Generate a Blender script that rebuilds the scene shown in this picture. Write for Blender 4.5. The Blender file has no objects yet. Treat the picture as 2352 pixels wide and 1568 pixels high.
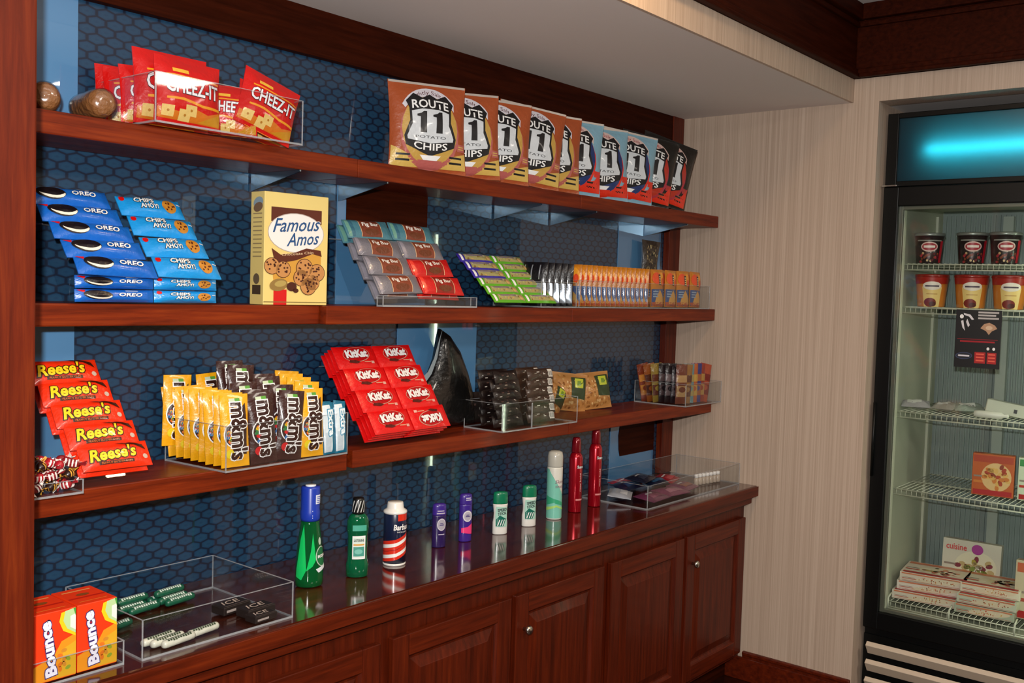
import bpy, bmesh, math, random
from mathutils import Vector, Matrix
random.seed(7)
SC = bpy.context.scene
COL = SC.collection
R = math.radians

# ------------------------------------------------------------------ camera
cam_d = bpy.data.cameras.new('camera'); cam = bpy.data.objects.new('camera', cam_d); COL.objects.link(cam)
cam_d.sensor_width = 36.0; cam_d.lens = 2284/2352*36; cam_d.clip_start = .05
def _n(v): v = Vector(v); return v.normalized()
dX = _n((3060-1176, 722-784, 2284)); dY = _n((-1600-1176, 582-784, 2284)); dY = (dY - dX*dX.dot(dY)).normalized(); dZ = dX.cross(dY)
cam.matrix_world = Matrix(((dX[0], -dX[1], -dX[2], 0), (dY[0], -dY[1], -dY[2], 0), (dZ[0], -dZ[1], -dZ[2], 1.65), (0, 0, 0, 1)))
SC.camera = cam

# ------------------------------------------------------------------ world, lights, exposure
w = bpy.data.worlds.new('world'); SC.world = w; w.use_nodes = True
w.node_tree.nodes['Background'].inputs[0].default_value = (1.0, .86, .72, 1)
w.node_tree.nodes['Background'].inputs[1].default_value = .10
def light(name, kind, loc, energy, color=(1, 1, 1), size=.1, rot=None, sizey=None, spot=None):
    l = bpy.data.lights.new(name, kind); l.energy = energy; l.color = color
    if kind == 'AREA':
        l.size = size
        if sizey: l.shape = 'RECTANGLE'; l.size_y = sizey
    else: l.shadow_soft_size = size
    if spot: l.spot_size = spot; l.spot_blend = .35
    o = bpy.data.objects.new(name, l); COL.objects.link(o); o.location = loc
    if rot: o.rotation_euler = rot
    return o
# the flash on the camera, a hand's width above the lens
fl = light('camera_flash', 'SPOT', (-.07, 0, 1.80), 270, (1, .97, .93), .025, spot=R(140))
fl.rotation_euler = (Vector((2.05, 2.15, -.38))).to_track_quat('-Z', 'Y').to_euler()
# ceiling lamps of the room behind and beside the camera
light('ceiling_lamp', 'AREA', (1.2, -.6, 2.75), 30, (1, .90, .78), .5)
light('ceiling_lamp', 'AREA', (3.0, -.9, 2.75), 26, (1, .90, .78), .5)
light('ceiling_lamp', 'AREA', (2.05, 1.20, 2.77), 9, (1, .66, .34), .14)
SC.view_settings.view_transform = 'Standard'; SC.view_settings.look = 'None'
SC.cycles.transparent_max_bounces = 48; SC.cycles.max_bounces = 14
SC.view_settings.exposure = 0.0; SC.view_settings.gamma = 1.0; SC.view_settings.use_curve_mapping = False

# ------------------------------------------------------------------ materials
def lin(h):
    h = h.lstrip('#'); c = [int(h[i:i+2], 16)/255 for i in (0, 2, 4)]
    return tuple(x/12.92 if x <= .04045 else ((x+.055)/1.055)**2.4 for x in c) + (1,)
MC = {}
def mat(h, rough=.45, metal=0, coat=0, bump=0, bscale=60, spec=.5):
    k = (h, rough, metal, coat, bump, bscale, spec)
    if k in MC: return MC[k]
    m = bpy.data.materials.new('mat_' + h.strip('#')); m.use_nodes = True; nt = m.node_tree; b = nt.nodes['Principled BSDF']
    b.inputs['Base Color'].default_value = lin(h); b.inputs['Roughness'].default_value = rough
    b.inputs['Metallic'].default_value = metal; b.inputs['Coat Weight'].default_value = coat; b.inputs['Coat Roughness'].default_value = .08
    b.inputs['Specular IOR Level'].default_value = spec
    if bump:
        tc = nt.nodes.new('ShaderNodeTexCoord'); n = nt.nodes.new('ShaderNodeTexNoise'); n.inputs['Scale'].default_value = bscale; n.inputs['Detail'].default_value = 3
        bp = nt.nodes.new('ShaderNodeBump'); bp.inputs['Strength'].default_value = bump; bp.inputs['Distance'].default_value = .01
        nt.links.new(tc.outputs['Object'], n.inputs['Vector']); nt.links.new(n.outputs[0], bp.inputs['Height']); nt.links.new(bp.outputs[0], b.inputs['Normal'])
    MC[k] = m; return m
def foil(h): return mat(h, .34, 0, .35, .35, 45)
def card(h): return mat(h, .42, 0, .15)
def plastic(h): return mat(h, .3, 0, .4)
def nodes(name):
    m = bpy.data.materials.new(name); m.use_nodes = True; return m, m.node_tree, m.node_tree.nodes['Principled BSDF']
def ramp(nt, fac, stops):
    r = nt.nodes.new('ShaderNodeValToRGB'); e = r.color_ramp.elements
    while len(e) < len(stops): e.new(.5)
    for el, (p, c) in zip(e, stops): el.position = p; el.color = lin(c)
    nt.links.new(fac, r.inputs[0]); return r.outputs[0]
def wood(name, c0, c1, c2, scale, rough=.3, coat=.3):
    m, nt, b = nodes(name)
    tc = nt.nodes.new('ShaderNodeTexCoord'); mp = nt.nodes.new('ShaderNodeMapping'); mp.inputs['Scale'].default_value = scale
    n = nt.nodes.new('ShaderNodeTexNoise'); n.inputs['Scale'].default_value = 3; n.inputs['Detail'].default_value = 8; n.inputs['Roughness'].default_value = .65; n.inputs['Distortion'].default_value = .4
    nt.links.new(tc.outputs['Object'], mp.inputs[0]); nt.links.new(mp.outputs[0], n.inputs['Vector'])
    nt.links.new(ramp(nt, n.outputs[0], [(.3, c0), (.52, c1), (.72, c2)]), b.inputs['Base Color'])
    b.inputs['Roughness'].default_value = rough; b.inputs['Coat Weight'].default_value = coat; b.inputs['Coat Roughness'].default_value = .1
    b.inputs['Specular IOR Level'].default_value = .4 if coat > .4 else .22 if coat > 0 else .06
    return m
WX = wood('cherry_wood_across', '#501503', '#742507', '#8a340c', (1.2, 14, 22), .42, .07)
WZ = wood('cherry_wood_upright', '#431003', '#5c1b06', '#702809', (22, 22, 1.2), .42, .07)
WTOP = wood('polished_dark_top', '#330f06', '#481708', '#58200c', (1.2, 14, 14), .12, .6)
WDK = wood('dark_beam_wood', '#250801', '#351004', '#421606', (1.2, 14, 22), .55, 0)
WZD = wood('dark_cherry_upright', '#3a0e02', '#541805', '#672208', (22, 22, 1.2), .42, .07)
WXD = wood('dark_cherry_across', '#3e0f02', '#591a05', '#6d2508', (1.2, 14, 22), .42, .07)
def hexmat():
    m, nt, b = nodes('hexagon_backsplash'); N = nt.nodes.new; L = nt.links.new
    tc = N('ShaderNodeTexCoord'); sp = N('ShaderNodeSeparateXYZ'); L(tc.outputs['Object'], sp.inputs[0])
    def M(op, a, b_=None, c=None):
        n = N('ShaderNodeMath'); n.operation = op
        for i, v in enumerate((a, b_, c)):
            if v is None: continue
            if isinstance(v, (int, float)): n.inputs[i].default_value = v
            else: L(v, n.inputs[i])
        return n.outputs[0]
    X = M('DIVIDE', sp.outputs[0], .0465); Z = M('DIVIDE', sp.outputs[2], .0410/1.7320508)
    def cell(ox, oz):
        ax = M('SUBTRACT', M('FLOORED_MODULO', M('ADD', X, ox), 1.0), .5)
        az = M('SUBTRACT', M('FLOORED_MODULO', M('ADD', Z, oz), 1.7320508), .8660254)
        ax = M('ABSOLUTE', ax); az = M('ABSOLUTE', az)
        d = M('MAXIMUM', M('ADD', M('MULTIPLY', ax, .5), M('MULTIPLY', az, .8660254)), ax)
        return d
    d = M('MINIMUM', cell(0, 0), cell(.5, .8660254))
    n2 = N('ShaderNodeTexNoise'); n2.inputs['Scale'].default_value = 9; L(tc.outputs['Object'], n2.inputs['Vector'])
    d2 = M('ADD', d, M('MULTIPLY', M('SUBTRACT', n2.outputs[0], .5), .03))
    col = ramp(nt, d2, [(.0, '#0c3352'), (.2, '#133e5b'), (.395, '#0d3554'), (.435, '#021a34'), (.5, '#01132a')])
    L(col, b.inputs['Base Color']); b.inputs['Roughness'].default_value = .5
    b.inputs['Coat Weight'].default_value = 1; b.inputs['Coat Roughness'].default_value = .015; b.inputs['Coat IOR'].default_value = 1.5
    return m
HEX = hexmat()
def gmix(name, h, rough, ior):
    m, nt, b = nodes(name); b.inputs['Base Color'].default_value = lin(h); b.inputs['Roughness'].default_value = .5
    b.inputs['Coat Weight'].default_value = 1; b.inputs['Coat Roughness'].default_value = rough; b.inputs['Coat IOR'].default_value = ior
    return m
BLUEG = gmix('pale_blue_glass', '#4f86b4', .02, 1.9)
def beige(name, base, dark, light_):
    m, nt, b = nodes(name)
    tc = nt.nodes.new('ShaderNodeTexCoord'); mp = nt.nodes.new('ShaderNodeMapping'); mp.inputs['Scale'].default_value = (170, 170, 1.0)
    n = nt.nodes.new('ShaderNodeTexNoise'); n.inputs['Scale'].default_value = 1; n.inputs['Detail'].default_value = 4
    nt.links.new(tc.outputs['Object'], mp.inputs[0]); nt.links.new(mp.outputs[0], n.inputs['Vector'])
    nt.links.new(ramp(nt, n.outputs[0], [(.3, dark), (.5, base), (.7, light_)]), b.inputs['Base Color']); b.inputs['Roughness'].default_value = .6
    return m
BEIGE = beige('striped_beige_wallpaper', '#c0aa97', '#b39d8a', '#ccb7a4')
PLAST = mat('#e4dcd8', .8)
def thinglass(name, tint, refl, rough=.03):
    m = bpy.data.materials.new(name); m.use_nodes = True; nt = m.node_tree; nt.nodes.clear(); N = nt.nodes.new
    o = N('ShaderNodeOutputMaterial'); mx = N('ShaderNodeMixShader'); t = N('ShaderNodeBsdfTransparent'); g = N('ShaderNodeBsdfGlossy'); lw = N('ShaderNodeLayerWeight')
    t.inputs[0].default_value = tint; g.inputs['Roughness'].default_value = rough; lw.inputs[0].default_value = .5
    pw = N('ShaderNodeMath'); pw.operation = 'POWER'; pw.inputs[1].default_value = 4.0; ma = N('ShaderNodeMath'); ma.operation = 'MULTIPLY_ADD'; ma.inputs[1].default_value = .4; ma.inputs[2].default_value = refl*.3
    nt.links.new(lw.outputs['Facing'], pw.inputs[0]); nt.links.new(pw.outputs[0], ma.inputs[0]); nt.links.new(ma.outputs[0], mx.inputs[0]); nt.links.new(t.outputs[0], mx.inputs[1]); nt.links.new(g.outputs[0], mx.inputs[2]); nt.links.new(mx.outputs[0], o.inputs[0])
    return m
ACR = thinglass('clear_acrylic', (.965, .975, .98, 1), .10)
GLASS = thinglass('door_glass', (.95, .97, .96, 1), .10)
FILM = thinglass('clear_film', (.93, .93, .93, 1), .35, .15)
EDGE = nodes('acrylic_edge')[0]; EDGE.node_tree.nodes['Principled BSDF'].inputs['Base Color'].default_value = (.5, .52, .54, 1)
EDGE.node_tree.nodes['Principled BSDF'].inputs['Roughness'].default_value = .15; EDGE.node_tree.nodes['Principled BSDF'].inputs['Alpha'].default_value = .40
MIRR = mat('#9fc0d8', .14, 1.0)
STEEL = mat('#c9c4bb', .25, 1.0)
BLACK = mat('#0a0b0b', .35, 0, .3)
def emis(name, col, s):
    m, nt, b = nodes(name); b.inputs['Emission Color'].default_value = col; b.inputs['Emission Strength'].default_value = s; b.inputs['Base Color'].default_value = (0, 0, 0, 1); return m

# ------------------------------------------------------------------ mesh builder
class MB:
    def __init__(s): s.v = []; s.f = []; s.fm = []; s.mats = []; s.sm = []
    def mi(s, m):
        if m not in s.mats: s.mats.append(m)
        return s.mats.index(m)
    def add(s, vs, fs, m, smooth=False):
        b = len(s.v); s.v += [tuple(v) for v in vs]; i = s.mi(m)
        for f in fs: s.f.append(tuple(b+k for k in f)); s.fm.append(i); s.sm.append(smooth)
    def box(s, a, b, m, bev=0, T=None):
        x0, y0, z0 = a; x1, y1, z1 = b
        if bev <= 0:
            vs = [(x0, y0, z0), (x1, y0, z0), (x1, y1, z0), (x0, y1, z0), (x0, y0, z1), (x1, y0, z1), (x1, y1, z1), (x0, y1, z1)]
            fs = [(3, 2, 1, 0), (4, 5, 6, 7), (0, 1, 5, 4), (1, 2, 6, 5), (2, 3, 7, 6), (3, 0, 4, 7)]
        else:
            bm = bmesh.new(); bmesh.ops.create_cube(bm, size=1)
            for v in bm.verts: v.co = Vector(((x0+x1)/2+v.co.x*(x1-x0), (y0+y1)/2+v.co.y*(y1-y0), (z0+z1)/2+v.co.z*(z1-z0)))
            bmesh.ops.bevel(bm, geom=bm.edges[:], offset=bev, segments=2, affect='EDGES', profile=.5)
            vs = [v.co.copy() for v in bm.verts]; bm.verts.index_update(); fs = [[v.index for v in f.verts] for f in bm.faces]; bm.free()
        if T: vs = [T @ Vector(v) for v in vs]
        s.add(vs, fs, m)
    def lathe(s, prof, m, seg=28, sx=1, sy=1, c=(0, 0, 0), T=None, smooth=True):
        vs = []; fs = []
        for r, z in prof:
            for k in range(seg):
                a = 2*math.pi*k/seg; vs.append((c[0]+r*sx*math.cos(a), c[1]+r*sy*math.sin(a), c[2]+z))
        n = len(prof)
        for i in range(n-1):
            for k in range(seg): fs.append((i*seg+k, i*seg+(k+1) % seg, (i+1)*seg+(k+1) % seg, (i+1)*seg+k))
        if prof[0][0] > 1e-5: fs.append(tuple(range(seg))[::-1])
        if prof[-1][0] > 1e-5: fs.append(tuple((n-1)*seg+k for k in range(seg)))
        if T: vs = [T @ Vector(v) for v in vs]
        s.add(vs, fs, m, smooth)
    def tube(s, p, q, r, m, seg=8):
        p = Vector(p); q = Vector(q); d = q-p; T = Matrix.Translation(p) @ d.to_track_quat('Z', 'Y').to_matrix().to_4x4()
        s.lathe([(r, 0), (r, d.length)], m, seg, T=T)
    def prism(s, pts, y0, y1, m, T=None):      # outline in x,z pushed from y0 to y1
        n = len(pts); vs = [(x, y0, z) for x, z in pts]+[(x, y1, z) for x, z in pts]
        fs = [tuple(range(n)), tuple(range(2*n-1, n-1, -1))]+[(i+n, (i+1) % n+n, (i+1) % n, i) for i in range(n)]
        if T: vs = [T @ Vector(v) for v in vs]
        s.add(vs, fs, m)
    def build(s, name, parent=None, loc=None):
        me = bpy.data.meshes.new(name); me.from_pydata(s.v, [], s.f)
        for m in s.mats: me.materials.append(m)
        me.polygons.foreach_set('material_index', s.fm); me.polygons.foreach_set('use_smooth', s.sm); me.update()
        o = bpy.data.objects.new(name, me); COL.objects.link(o)
        if parent: o.parent = parent
        if loc: o.location = loc
        return o
def tag(o, label=None, cat=None, group=None, kind=None):
    for k, v in (('label', label), ('category', cat), ('group', group), ('kind', kind)):
        if v: o[k] = v
    return o
def thing(name, label, cat, loc=(0, 0, 0), rz=0, group=None):
    o = bpy.data.objects.new(name, None); COL.objects.link(o); o.empty_display_size = .03; o.location = loc; o.rotation_euler = (0, 0, rz)
    return tag(o, label, cat, group)
def struct(name, mb): return tag(mb.build(name), kind='structure')
def dup(o, parent=None):
    c = o.copy(); COL.objects.link(c)
    if parent: c.parent = parent
    for ch in list(o.children): dup(ch, c)
    return c
USED = set()
def inst(proto, M_, label, group=None):          # first use moves the prototype itself, later uses copy it
    o = proto if proto.name not in USED else dup(proto)
    USED.add(proto.name); o.matrix_world = M_; o['label'] = label
    if group: o['group'] = group
    return o
def TR(x, y, z, rz=0, rx=0, ry=0):
    return Matrix.Translation((x, y, z)) @ Matrix.Rotation(rz, 4, 'Z') @ Matrix.Rotation(rx, 4, 'X') @ Matrix.Rotation(ry, 4, 'Y')

# ------------------------------------------------------------------ printed artwork laid on a surface
TXT = {}
def textmesh(s_, shear=0, off=0):
    k = (s_, shear, off)
    if k in TXT: return TXT[k]
    cu = bpy.data.curves.new('t', 'FONT'); cu.body = s_; cu.shear = shear; cu.offset = off; cu.resolution_u = 2
    ob = bpy.data.objects.new('t', cu); COL.objects.link(ob)
    bpy.context.view_layer.update()
    me = bpy.data.meshes.new_from_object(ob.evaluated_get(bpy.context.evaluated_depsgraph_get()))
    bm = bmesh.new(); bm.from_mesh(me); bmesh.ops.triangulate(bm, faces=bm.faces[:]); bmesh.ops.remove_doubles(bm, verts=bm.verts[:], dist=1e-5)
    bm.verts.index_update(); vs = [(v.co.x, v.co.y) for v in bm.verts]; fs = [tuple(v.index for v in f.verts) for f in bm.faces]; bm.free()
    bpy.data.objects.remove(ob); bpy.data.curves.remove(cu); bpy.data.meshes.remove(me)
    TXT[k] = (vs, fs); return TXT[k]
class Art:
    """draws on a surface: surf(u, v, e) gives the point at u right, v up, e proud of it"""
    def __init__(s, mb, surf, maxe=None): s.mb = mb; s.surf = surf; s.maxe = maxe
    def put(s, vs, fs, m, layer):
        vs = list(vs); fs = [tuple(f) for f in fs]
        if s.maxe:
            tri = []
            for f in fs:
                for i in range(1, len(f)-1): tri.append((f[0], f[i], f[i+1]))
            for _ in range(6):
                mid = {}; out = []; ch = False
                def mp(a, b):
                    if math.hypot(vs[a][0]-vs[b][0], vs[a][1]-vs[b][1]) <= s.maxe: return None
                    k = (min(a, b), max(a, b))
                    if k not in mid: mid[k] = len(vs); vs.append(((vs[a][0]+vs[b][0])/2, (vs[a][1]+vs[b][1])/2))
                    return mid[k]
                for a, b, c in tri:
                    ab, bc, ca = mp(a, b), mp(b, c), mp(c, a); q = sum(x is not None for x in (ab, bc, ca))
                    if q: ch = True
                    if q == 0: out.append((a, b, c))
                    elif q == 3: out += [(a, ab, ca), (ab, b, bc), (ca, bc, c), (ab, bc, ca)]
                    else:
                        while ab is None: a, b, c = b, c, a; ab, bc, ca = bc, ca, ab
                        if q == 1: out += [(a, ab, c), (ab, b, c)]
                        elif bc is not None: out += [(ab, b, bc), (a, ab, bc), (a, bc, c)]
                        else: out += [(a, ab, ca), (ab, b, c), (ab, c, ca)]
                tri = out
                if not ch: break
            fs = tri
        s.mb.add([s.surf(u, v, layer*(.00045 if s.maxe else .00025)+.0003) for u, v in vs], fs, m, bool(s.maxe))
    def poly(s, pts, m, layer=1):
        n = len(pts)
        if s.maxe or n > 4:
            bm = bmesh.new(); vv = [bm.verts.new((u, v, 0)) for u, v in pts]; f = bm.faces.new(vv)
            bmesh.ops.triangulate(bm, faces=[f]); bm.verts.index_update()
            if bm.faces: 
                fs = [tuple(v.index for v in f.verts) for f in bm.faces]
                a = sum(pts[i][0]*pts[(i+1) % n][1]-pts[(i+1) % n][0]*pts[i][1] for i in range(n))
            bm.free(); s.put(pts, fs, m, layer)
        else: s.put(pts, [tuple(range(n))], m, layer)
    def rect(s, u0, v0, u1, v1, m, layer=1): s.poly([(u0, v0), (u1, v0), (u1, v1), (u0, v1)], m, layer)
    def ell(s, u, v, ru, rv, m, layer=1, rot=0, n=20):
        c, d = math.cos(rot), math.sin(rot); pts = []
        for k in range(n):
            a = 2*math.pi*k/n; x, y = ru*math.cos(a), rv*math.sin(a); pts.append((u+x*c-y*d, v+x*d+y*c))
        s.poly(pts, m, layer)
    def text(s, t, u, v, wd, ht, m, layer=3, rot=0, shear=0, bold=0, out=None, outw=.03, arch=0):
        vs, fs = textmesh(t, shear, bold); x0 = min(p[0] for p in vs); x1 = max(p[0] for p in vs); y0 = min(p[1] for p in vs); y1 = max(p[1] for p in vs)
        c, d = math.cos(rot), math.sin(rot)
        def fit(p):
            a = (p[0]-x0)/(x1-x0)-.5; b = ((p[1]-y0)/(y1-y0)-.5)*ht - arch*ht*4*a*a; a *= wd
            return (u+a*c-b*d, v+a*d+b*c)
        if out:
            vo, fo = textmesh(t, shear, bold+outw); s.put([fit(p) for p in vo], fo, out, layer-1)
        s.put([fit(p) for p in vs], fs, m, layer)
def flat(o, U, V, Nn):
    o, U, V, Nn = map(Vector, (o, U, V, Nn)); return lambda u, v, e: o+U*u+V*v+Nn*e
def pillow(w_, h_, t_, m, mb, seal=.035, nx=14, nz=18, pinch=.05, back=None, seed=0, wr=.0, power=.55, me=None):
    rd = random.Random(seed); ph = [rd.uniform(0, 6.28) for _ in range(6)]
    def D(U, V):
        if V < seal or V > 1-seal: return .0012
        Vn = (V-seal)/(1-2*seal); a = max(0, 1-abs(2*U-1)**2.6)**.6; b = max(0, math.sin(math.pi*Vn))**power
        wv = 1+wr*(math.sin(U*9+ph[0]+V*3)+math.sin(V*11+ph[1]+U*4)+.6*math.sin(U*23+ph[2])*math.sin(V*17+ph[3]))
        return .0012+t_/2*a*b*wv
    def X(U, V): return (U-.5)*w_*(1-pinch*math.sin(math.pi*V))
    def surf(u, v, e):
        U = min(1, max(0, u/w_+.5)); V = min(1, max(0, v/h_))
        p = (X(U, V), -D(U, V), V*h_); du = .004
        d1 = (D(min(1, U+du), V)-D(max(0, U-du), V))/(2*du*w_); d2 = (D(U, min(1, V+du))-D(U, max(0, V-du)))/(2*du*h_)
        n = Vector((-d1, -1, -d2)); n = Vector((-d1, -1, -d2)).normalized()
        return (p[0]+n.x*e, p[1]+n.y*e, p[2]+n.z*e)
    for sgn, mm in ((1, m), (-1, back or m)):
        vs = []; fs = []
        for j in range(nz+1):
            for i in range(nx+1):
                U, V = i/nx, j/nz; vs.append((X(U, V), -sgn*D(U, V), V*h_))
        for j in range(nz):
            for i in range(nx):
                q = (j*(nx+1)+i, j*(nx+1)+i+1, (j+1)*(nx+1)+i+1, (j+1)*(nx+1)+i); fs.append(q if sgn > 0 else q[::-1])
        mb.add(vs, fs, mm, True)
    vs = []; fs = []
    for j in range(nz+1):
        V = j/nz
        for sx in (0, 1): vs += [(X(sx, V), -D(sx, V), V*h_), (X(sx, V), D(sx, V), V*h_)]
    for j in range(nz): b = j*4; fs += [(b, b+4, b+5, b+1), (b+2, b+3, b+7, b+6)]
    for j in (0, nz): b = j*4; fs.append((b, b+2, b+3, b+1))
    mb.add(vs, fs, m, False)
    return Art(mb, surf, me or min(w_, h_)/8)
WHT = card('#f2f0ee'); INK = card('#111014')
# ------------------------------------------------------------------ the room
WY = 2.30; XR = 3.92; S1, S2, S3, CT = 1.995, 1.592, 1.19, .85
m = MB(); m.box((.70, WY, .8), (XR, WY+.02, 2.43), HEX); struct('wall_back', m)
for k, (x0, x1, z0, z1) in enumerate([(.83, 1.162, S1, 2.30), (.83, 1.158, S3, 1.545), (1.957, 2.335, S2, 1.945), (2.217, 2.595, S3, 1.545), (3.466, 3.80, S2, 1.945), (3.457, 3.80, CT, 1.14)]):
    m = MB(); m.box((x0, WY-.004, z0), (x1, WY-.0005, z1), BLUEG); struct('trim_%d' % (k+1), m)
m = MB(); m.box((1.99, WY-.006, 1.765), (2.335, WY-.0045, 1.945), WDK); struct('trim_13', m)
m = MB(); m.prism([(3.80, .96), (3.80, 1.139), (3.555, 1.139), (3.528, 1.10), (3.515, 1.05), (3.520, .99), (3.53, .96)], WY-.006, WY-.0045, WDK); struct('trim_14', m)  # brown curved patch paints a reflection onto the blue glass
m = MB()   # right wall with the freezer's recess
m.box((XR, 1.408, 0), (XR+.12, 2.45, 2.8), BEIGE); m.box((XR, .52, 2.427), (XR+.12, 1.408, 2.8), BEIGE); m.box((XR, -3, 0), (XR+.12, .52, 2.8), BEIGE)
m.box((XR+.12, 1.415, 0), (4.86, 1.45, 2.45), BEIGE); m.box((XR+.12, .45, 0), (4.86, .50, 2.45), BEIGE)
m.box((4.80, .50, 0), (4.86, 1.415, 2.45), BEIGE); m.box((XR+.12, .50, 2.43), (4.80, 1.415, 2.48), PLAST)
struct('wall_right', m)
m = MB(); m.box((-1.6, 1.52, 2.43), (XR, 2.42, 2.50), PLAST); m.box((-1.6, -3, 2.80), (XR, 1.60, 2.86), PLAST); struct('ceiling', m)
m = MB(); m.box((-1.6, 1.508, 2.430), (XR, 1.520, 2.525), BEIGE); struct('trim_7', m)
m = MB(); y = 1.50                                               # dark wood beam round the raised ceiling
for a, b, p in ((2.52, 2.80, 0), (2.52, 2.535, .022), (2.535, 2.555, .014), (2.715, 2.735, .014), (2.74, 2.80, .03)):
    m.box((-1.6, y-p, a), (XR-.004, y+.03, b), WDK, .004)
struct('trim_8', m)
m = MB()
for a, b, p in ((2.52, 2.80, .0), (2.52, 2.535, .022), (2.535, 2.555, .014), (2.715, 2.735, .014), (2.74, 2.80, .03)):
    m.box((XR-.022-p, -3, a), (XR-.001, 1.50-p, b), WDK, .004)
struct('trim_9', m)
FLM = wood('dark_floor', '#1d0a05', '#2a110a', '#331710', (4, 4, 4), .25, .3)
m = MB(); m.box((-1.6, -3, -.05), (4.86, 2.42, 0), FLM); struct('floor', m)
WALLP = mat('#8f8478', .8)
m = MB(); m.box((-1.6, -3.1, 0), (XR, -3.0, 2.8), WALLP); struct('wall_front', m)
m = MB(); m.box((-1.7, -3.1, 0), (-1.6, 2.42, 2.8), WALLP); struct('wall_left', m)
m = MB(); m.box((XR-.014, 1.41, 0), (XR-.0005, 1.959, .099), WXD, .003); m.box((XR-.014, 1.41, .099), (XR-.0005, 1.878, .112), WXD); m.box((XR-.020, 1.41, .112), (XR-.0005, 1.878, .128), WXD, .004); struct('baseboard_right', m)
m = MB()   # wood frame round the backsplash: header and right stile
m.box((.83, 2.272, 2.297), (3.828, 2.299, 2.43), WDK, .002); struct("trim_10", m)
m = MB(); m.box((3.828, 2.268, .852), (XR-.001, 2.299, 2.43), WZ, .002); struct('trim_11', m)
m = MB(); m.box((.700, 1.80, 0), (.829, 2.299, 2.43), WZ, .003); m.box((.735, 1.782, 0), (.829, 1.80, 2.43), WZ, .004); m.box((.60, 1.80, 0), (.70, 2.30, 2.43), WZ); struct('trim_12', m)

# ------------------------------------------------------------------ shelves
def shelf(label, zt, boards, brk=()):
    t = thing('wall_shelf', label, 'shelf', (0, 0, 0), 0, 'wall shelves')
    for x0, x1, yf in boards:
        b = MB(); b.box((x0, yf, zt-.050), (x1-.0008, WY-.006, zt), WX, .003); b.build('shelf_board', t)
    for x in brk:
        b = MB(); P = [(WY-.006, zt-.0505), (2.085, zt-.0505), (2.085, zt-.055), (WY-.006, zt-.098)]
        n = len(P); vs = [(x-.002, y, z) for y, z in P]+[(x+.002, y, z) for y, z in P]
        b.add(vs, [(0, 1, 2, 3), (7, 6, 5, 4)]+[(i, i+4, (i+1) % 4+4, (i+1) % 4) for i in range(4)], MIRR); b.build('bracket', t)
    return t
shelf('top cherry wood shelf carrying chip bags and red cracker snacks', S1, [(.831, 1.845, 2.082), (1.845, 2.893, 2.082), (2.893, XR-.002, 2.080)], (1.650, 1.959, 2.671, 2.998, 3.660))
shelf('middle cherry wood shelf carrying blue cookie packs and yellow cookie box', S2, [(.831, 1.742, 2.108), (1.742, 2.862, 2.080), (2.862, XR-.002, 2.079)])
shelf('lowest cherry wood shelf carrying chocolate candy', S3, [(.831, 1.818, 2.070), (1.846, 2.862, 2.080), (2.862, XR-.002, 2.078)])

# ------------------------------------------------------------------ counter and base cabinets
t = thing('countertop', 'long polished dark wood counter holding the toiletries', 'counter')
b = MB(); b.box((.831, 1.845, .803), (XR-.002, 2.299, CT), WTOP, .006); b.build('top_slab', t)
b = MB(); b.box((.831, 1.840, .806), (XR-.002, 1.845, .847), WXD, .0015); b.box((.831, 1.868, .770), (XR-.002, 1.90, .803), WXD, .004); b.build('front_edge', t)
def door(x0, x1, z0, z1, y, parent, knob=None, label=None):
    o = MB(); s = .062; d = .02
    o.box((x0, y, z0), (x0+s, y+d, z1), WZD, .003); o.box((x1-s, y, z0), (x1, y+d, z1), WZD, .003)
    o.box((x0+s, y, z0), (x1-s, y+d, z0+s), WXD, .003); o.box((x0+s, y, z1-s), (x1-s, y+d, z1), WXD, .003)
    do = o.build('door', parent)
    p = MB(); a, b_, c, e = x0+s-.001, x1-s+.001, z0+s-.001, z1-s+.001
    def ringv(i, yy): return [(a+i, yy, c+i), (b_-i, yy, c+i), (b_-i, yy, e-i), (a+i, yy, e-i)]
    rings = [ringv(0, y+.002), ringv(.008, y+.011), ringv(.014, y+.012), ringv(.044, y+.003), ringv(.046, y+.002)]
    vs = [q for r in rings for q in r]; fs = []
    for k in range(4):
        for j in range(4): fs.append((k*4+j, k*4+(j+1) % 4, k*4+4+(j+1) % 4, k*4+4+j))
    fs.append((16, 17, 18, 19)); p.add(vs, fs, WZD)
    p.box((a+.005, y+.012, c+.005), (b_-.005, y+.019, e-.005), WZD)
    p.build('raised_panel', do)
    if knob:
        k = MB(); T = Matrix.Translation((knob[0], y+.0005, knob[1])) @ Matrix.Rotation(R(90), 4, 'X')
        k.lathe([(.006, 0), (.005, .010), (.013, .016), (.015, .022), (.012, .028), (0, .030)], STEEL, 20, T=T); k.build('knob', do)
for n, (x0, x1, xm, kn, lb) in enumerate([(.85, 1.806, 1.33, 1.36, 'cherry wood base cabinet under the clear gum tray at the left end'),
                                   (1.806, 2.850, 2.335, 2.385, 'middle cherry wood base cabinet under the mouthwash bottles'),
                                   (2.850, XR-.003, 3.385, 3.437, 'cherry wood base cabinet nearest the beige wall')]):
    c = thing('base_cabinet', lb, 'cabinet', (0, 0, 0), 0, 'base cabinets under the counter')
    b = MB(); b.box((x0, 1.902, .10), (x1-.001, 2.299, .770), WZD, .0015); b.build('cabinet_body', c)
    b = MB(); b.box((x0, 1.96, 0), (x1-.001, 2.29, .10), WDK); b.build('toe_kick', c)
    door(x0+.02, xm-.012, .125, .712, 1.880, c, (kn-.0, .60) if False else None)
    door(xm+.012, x1-.025, .125, .712, 1.880, c, (kn, .602))

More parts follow.
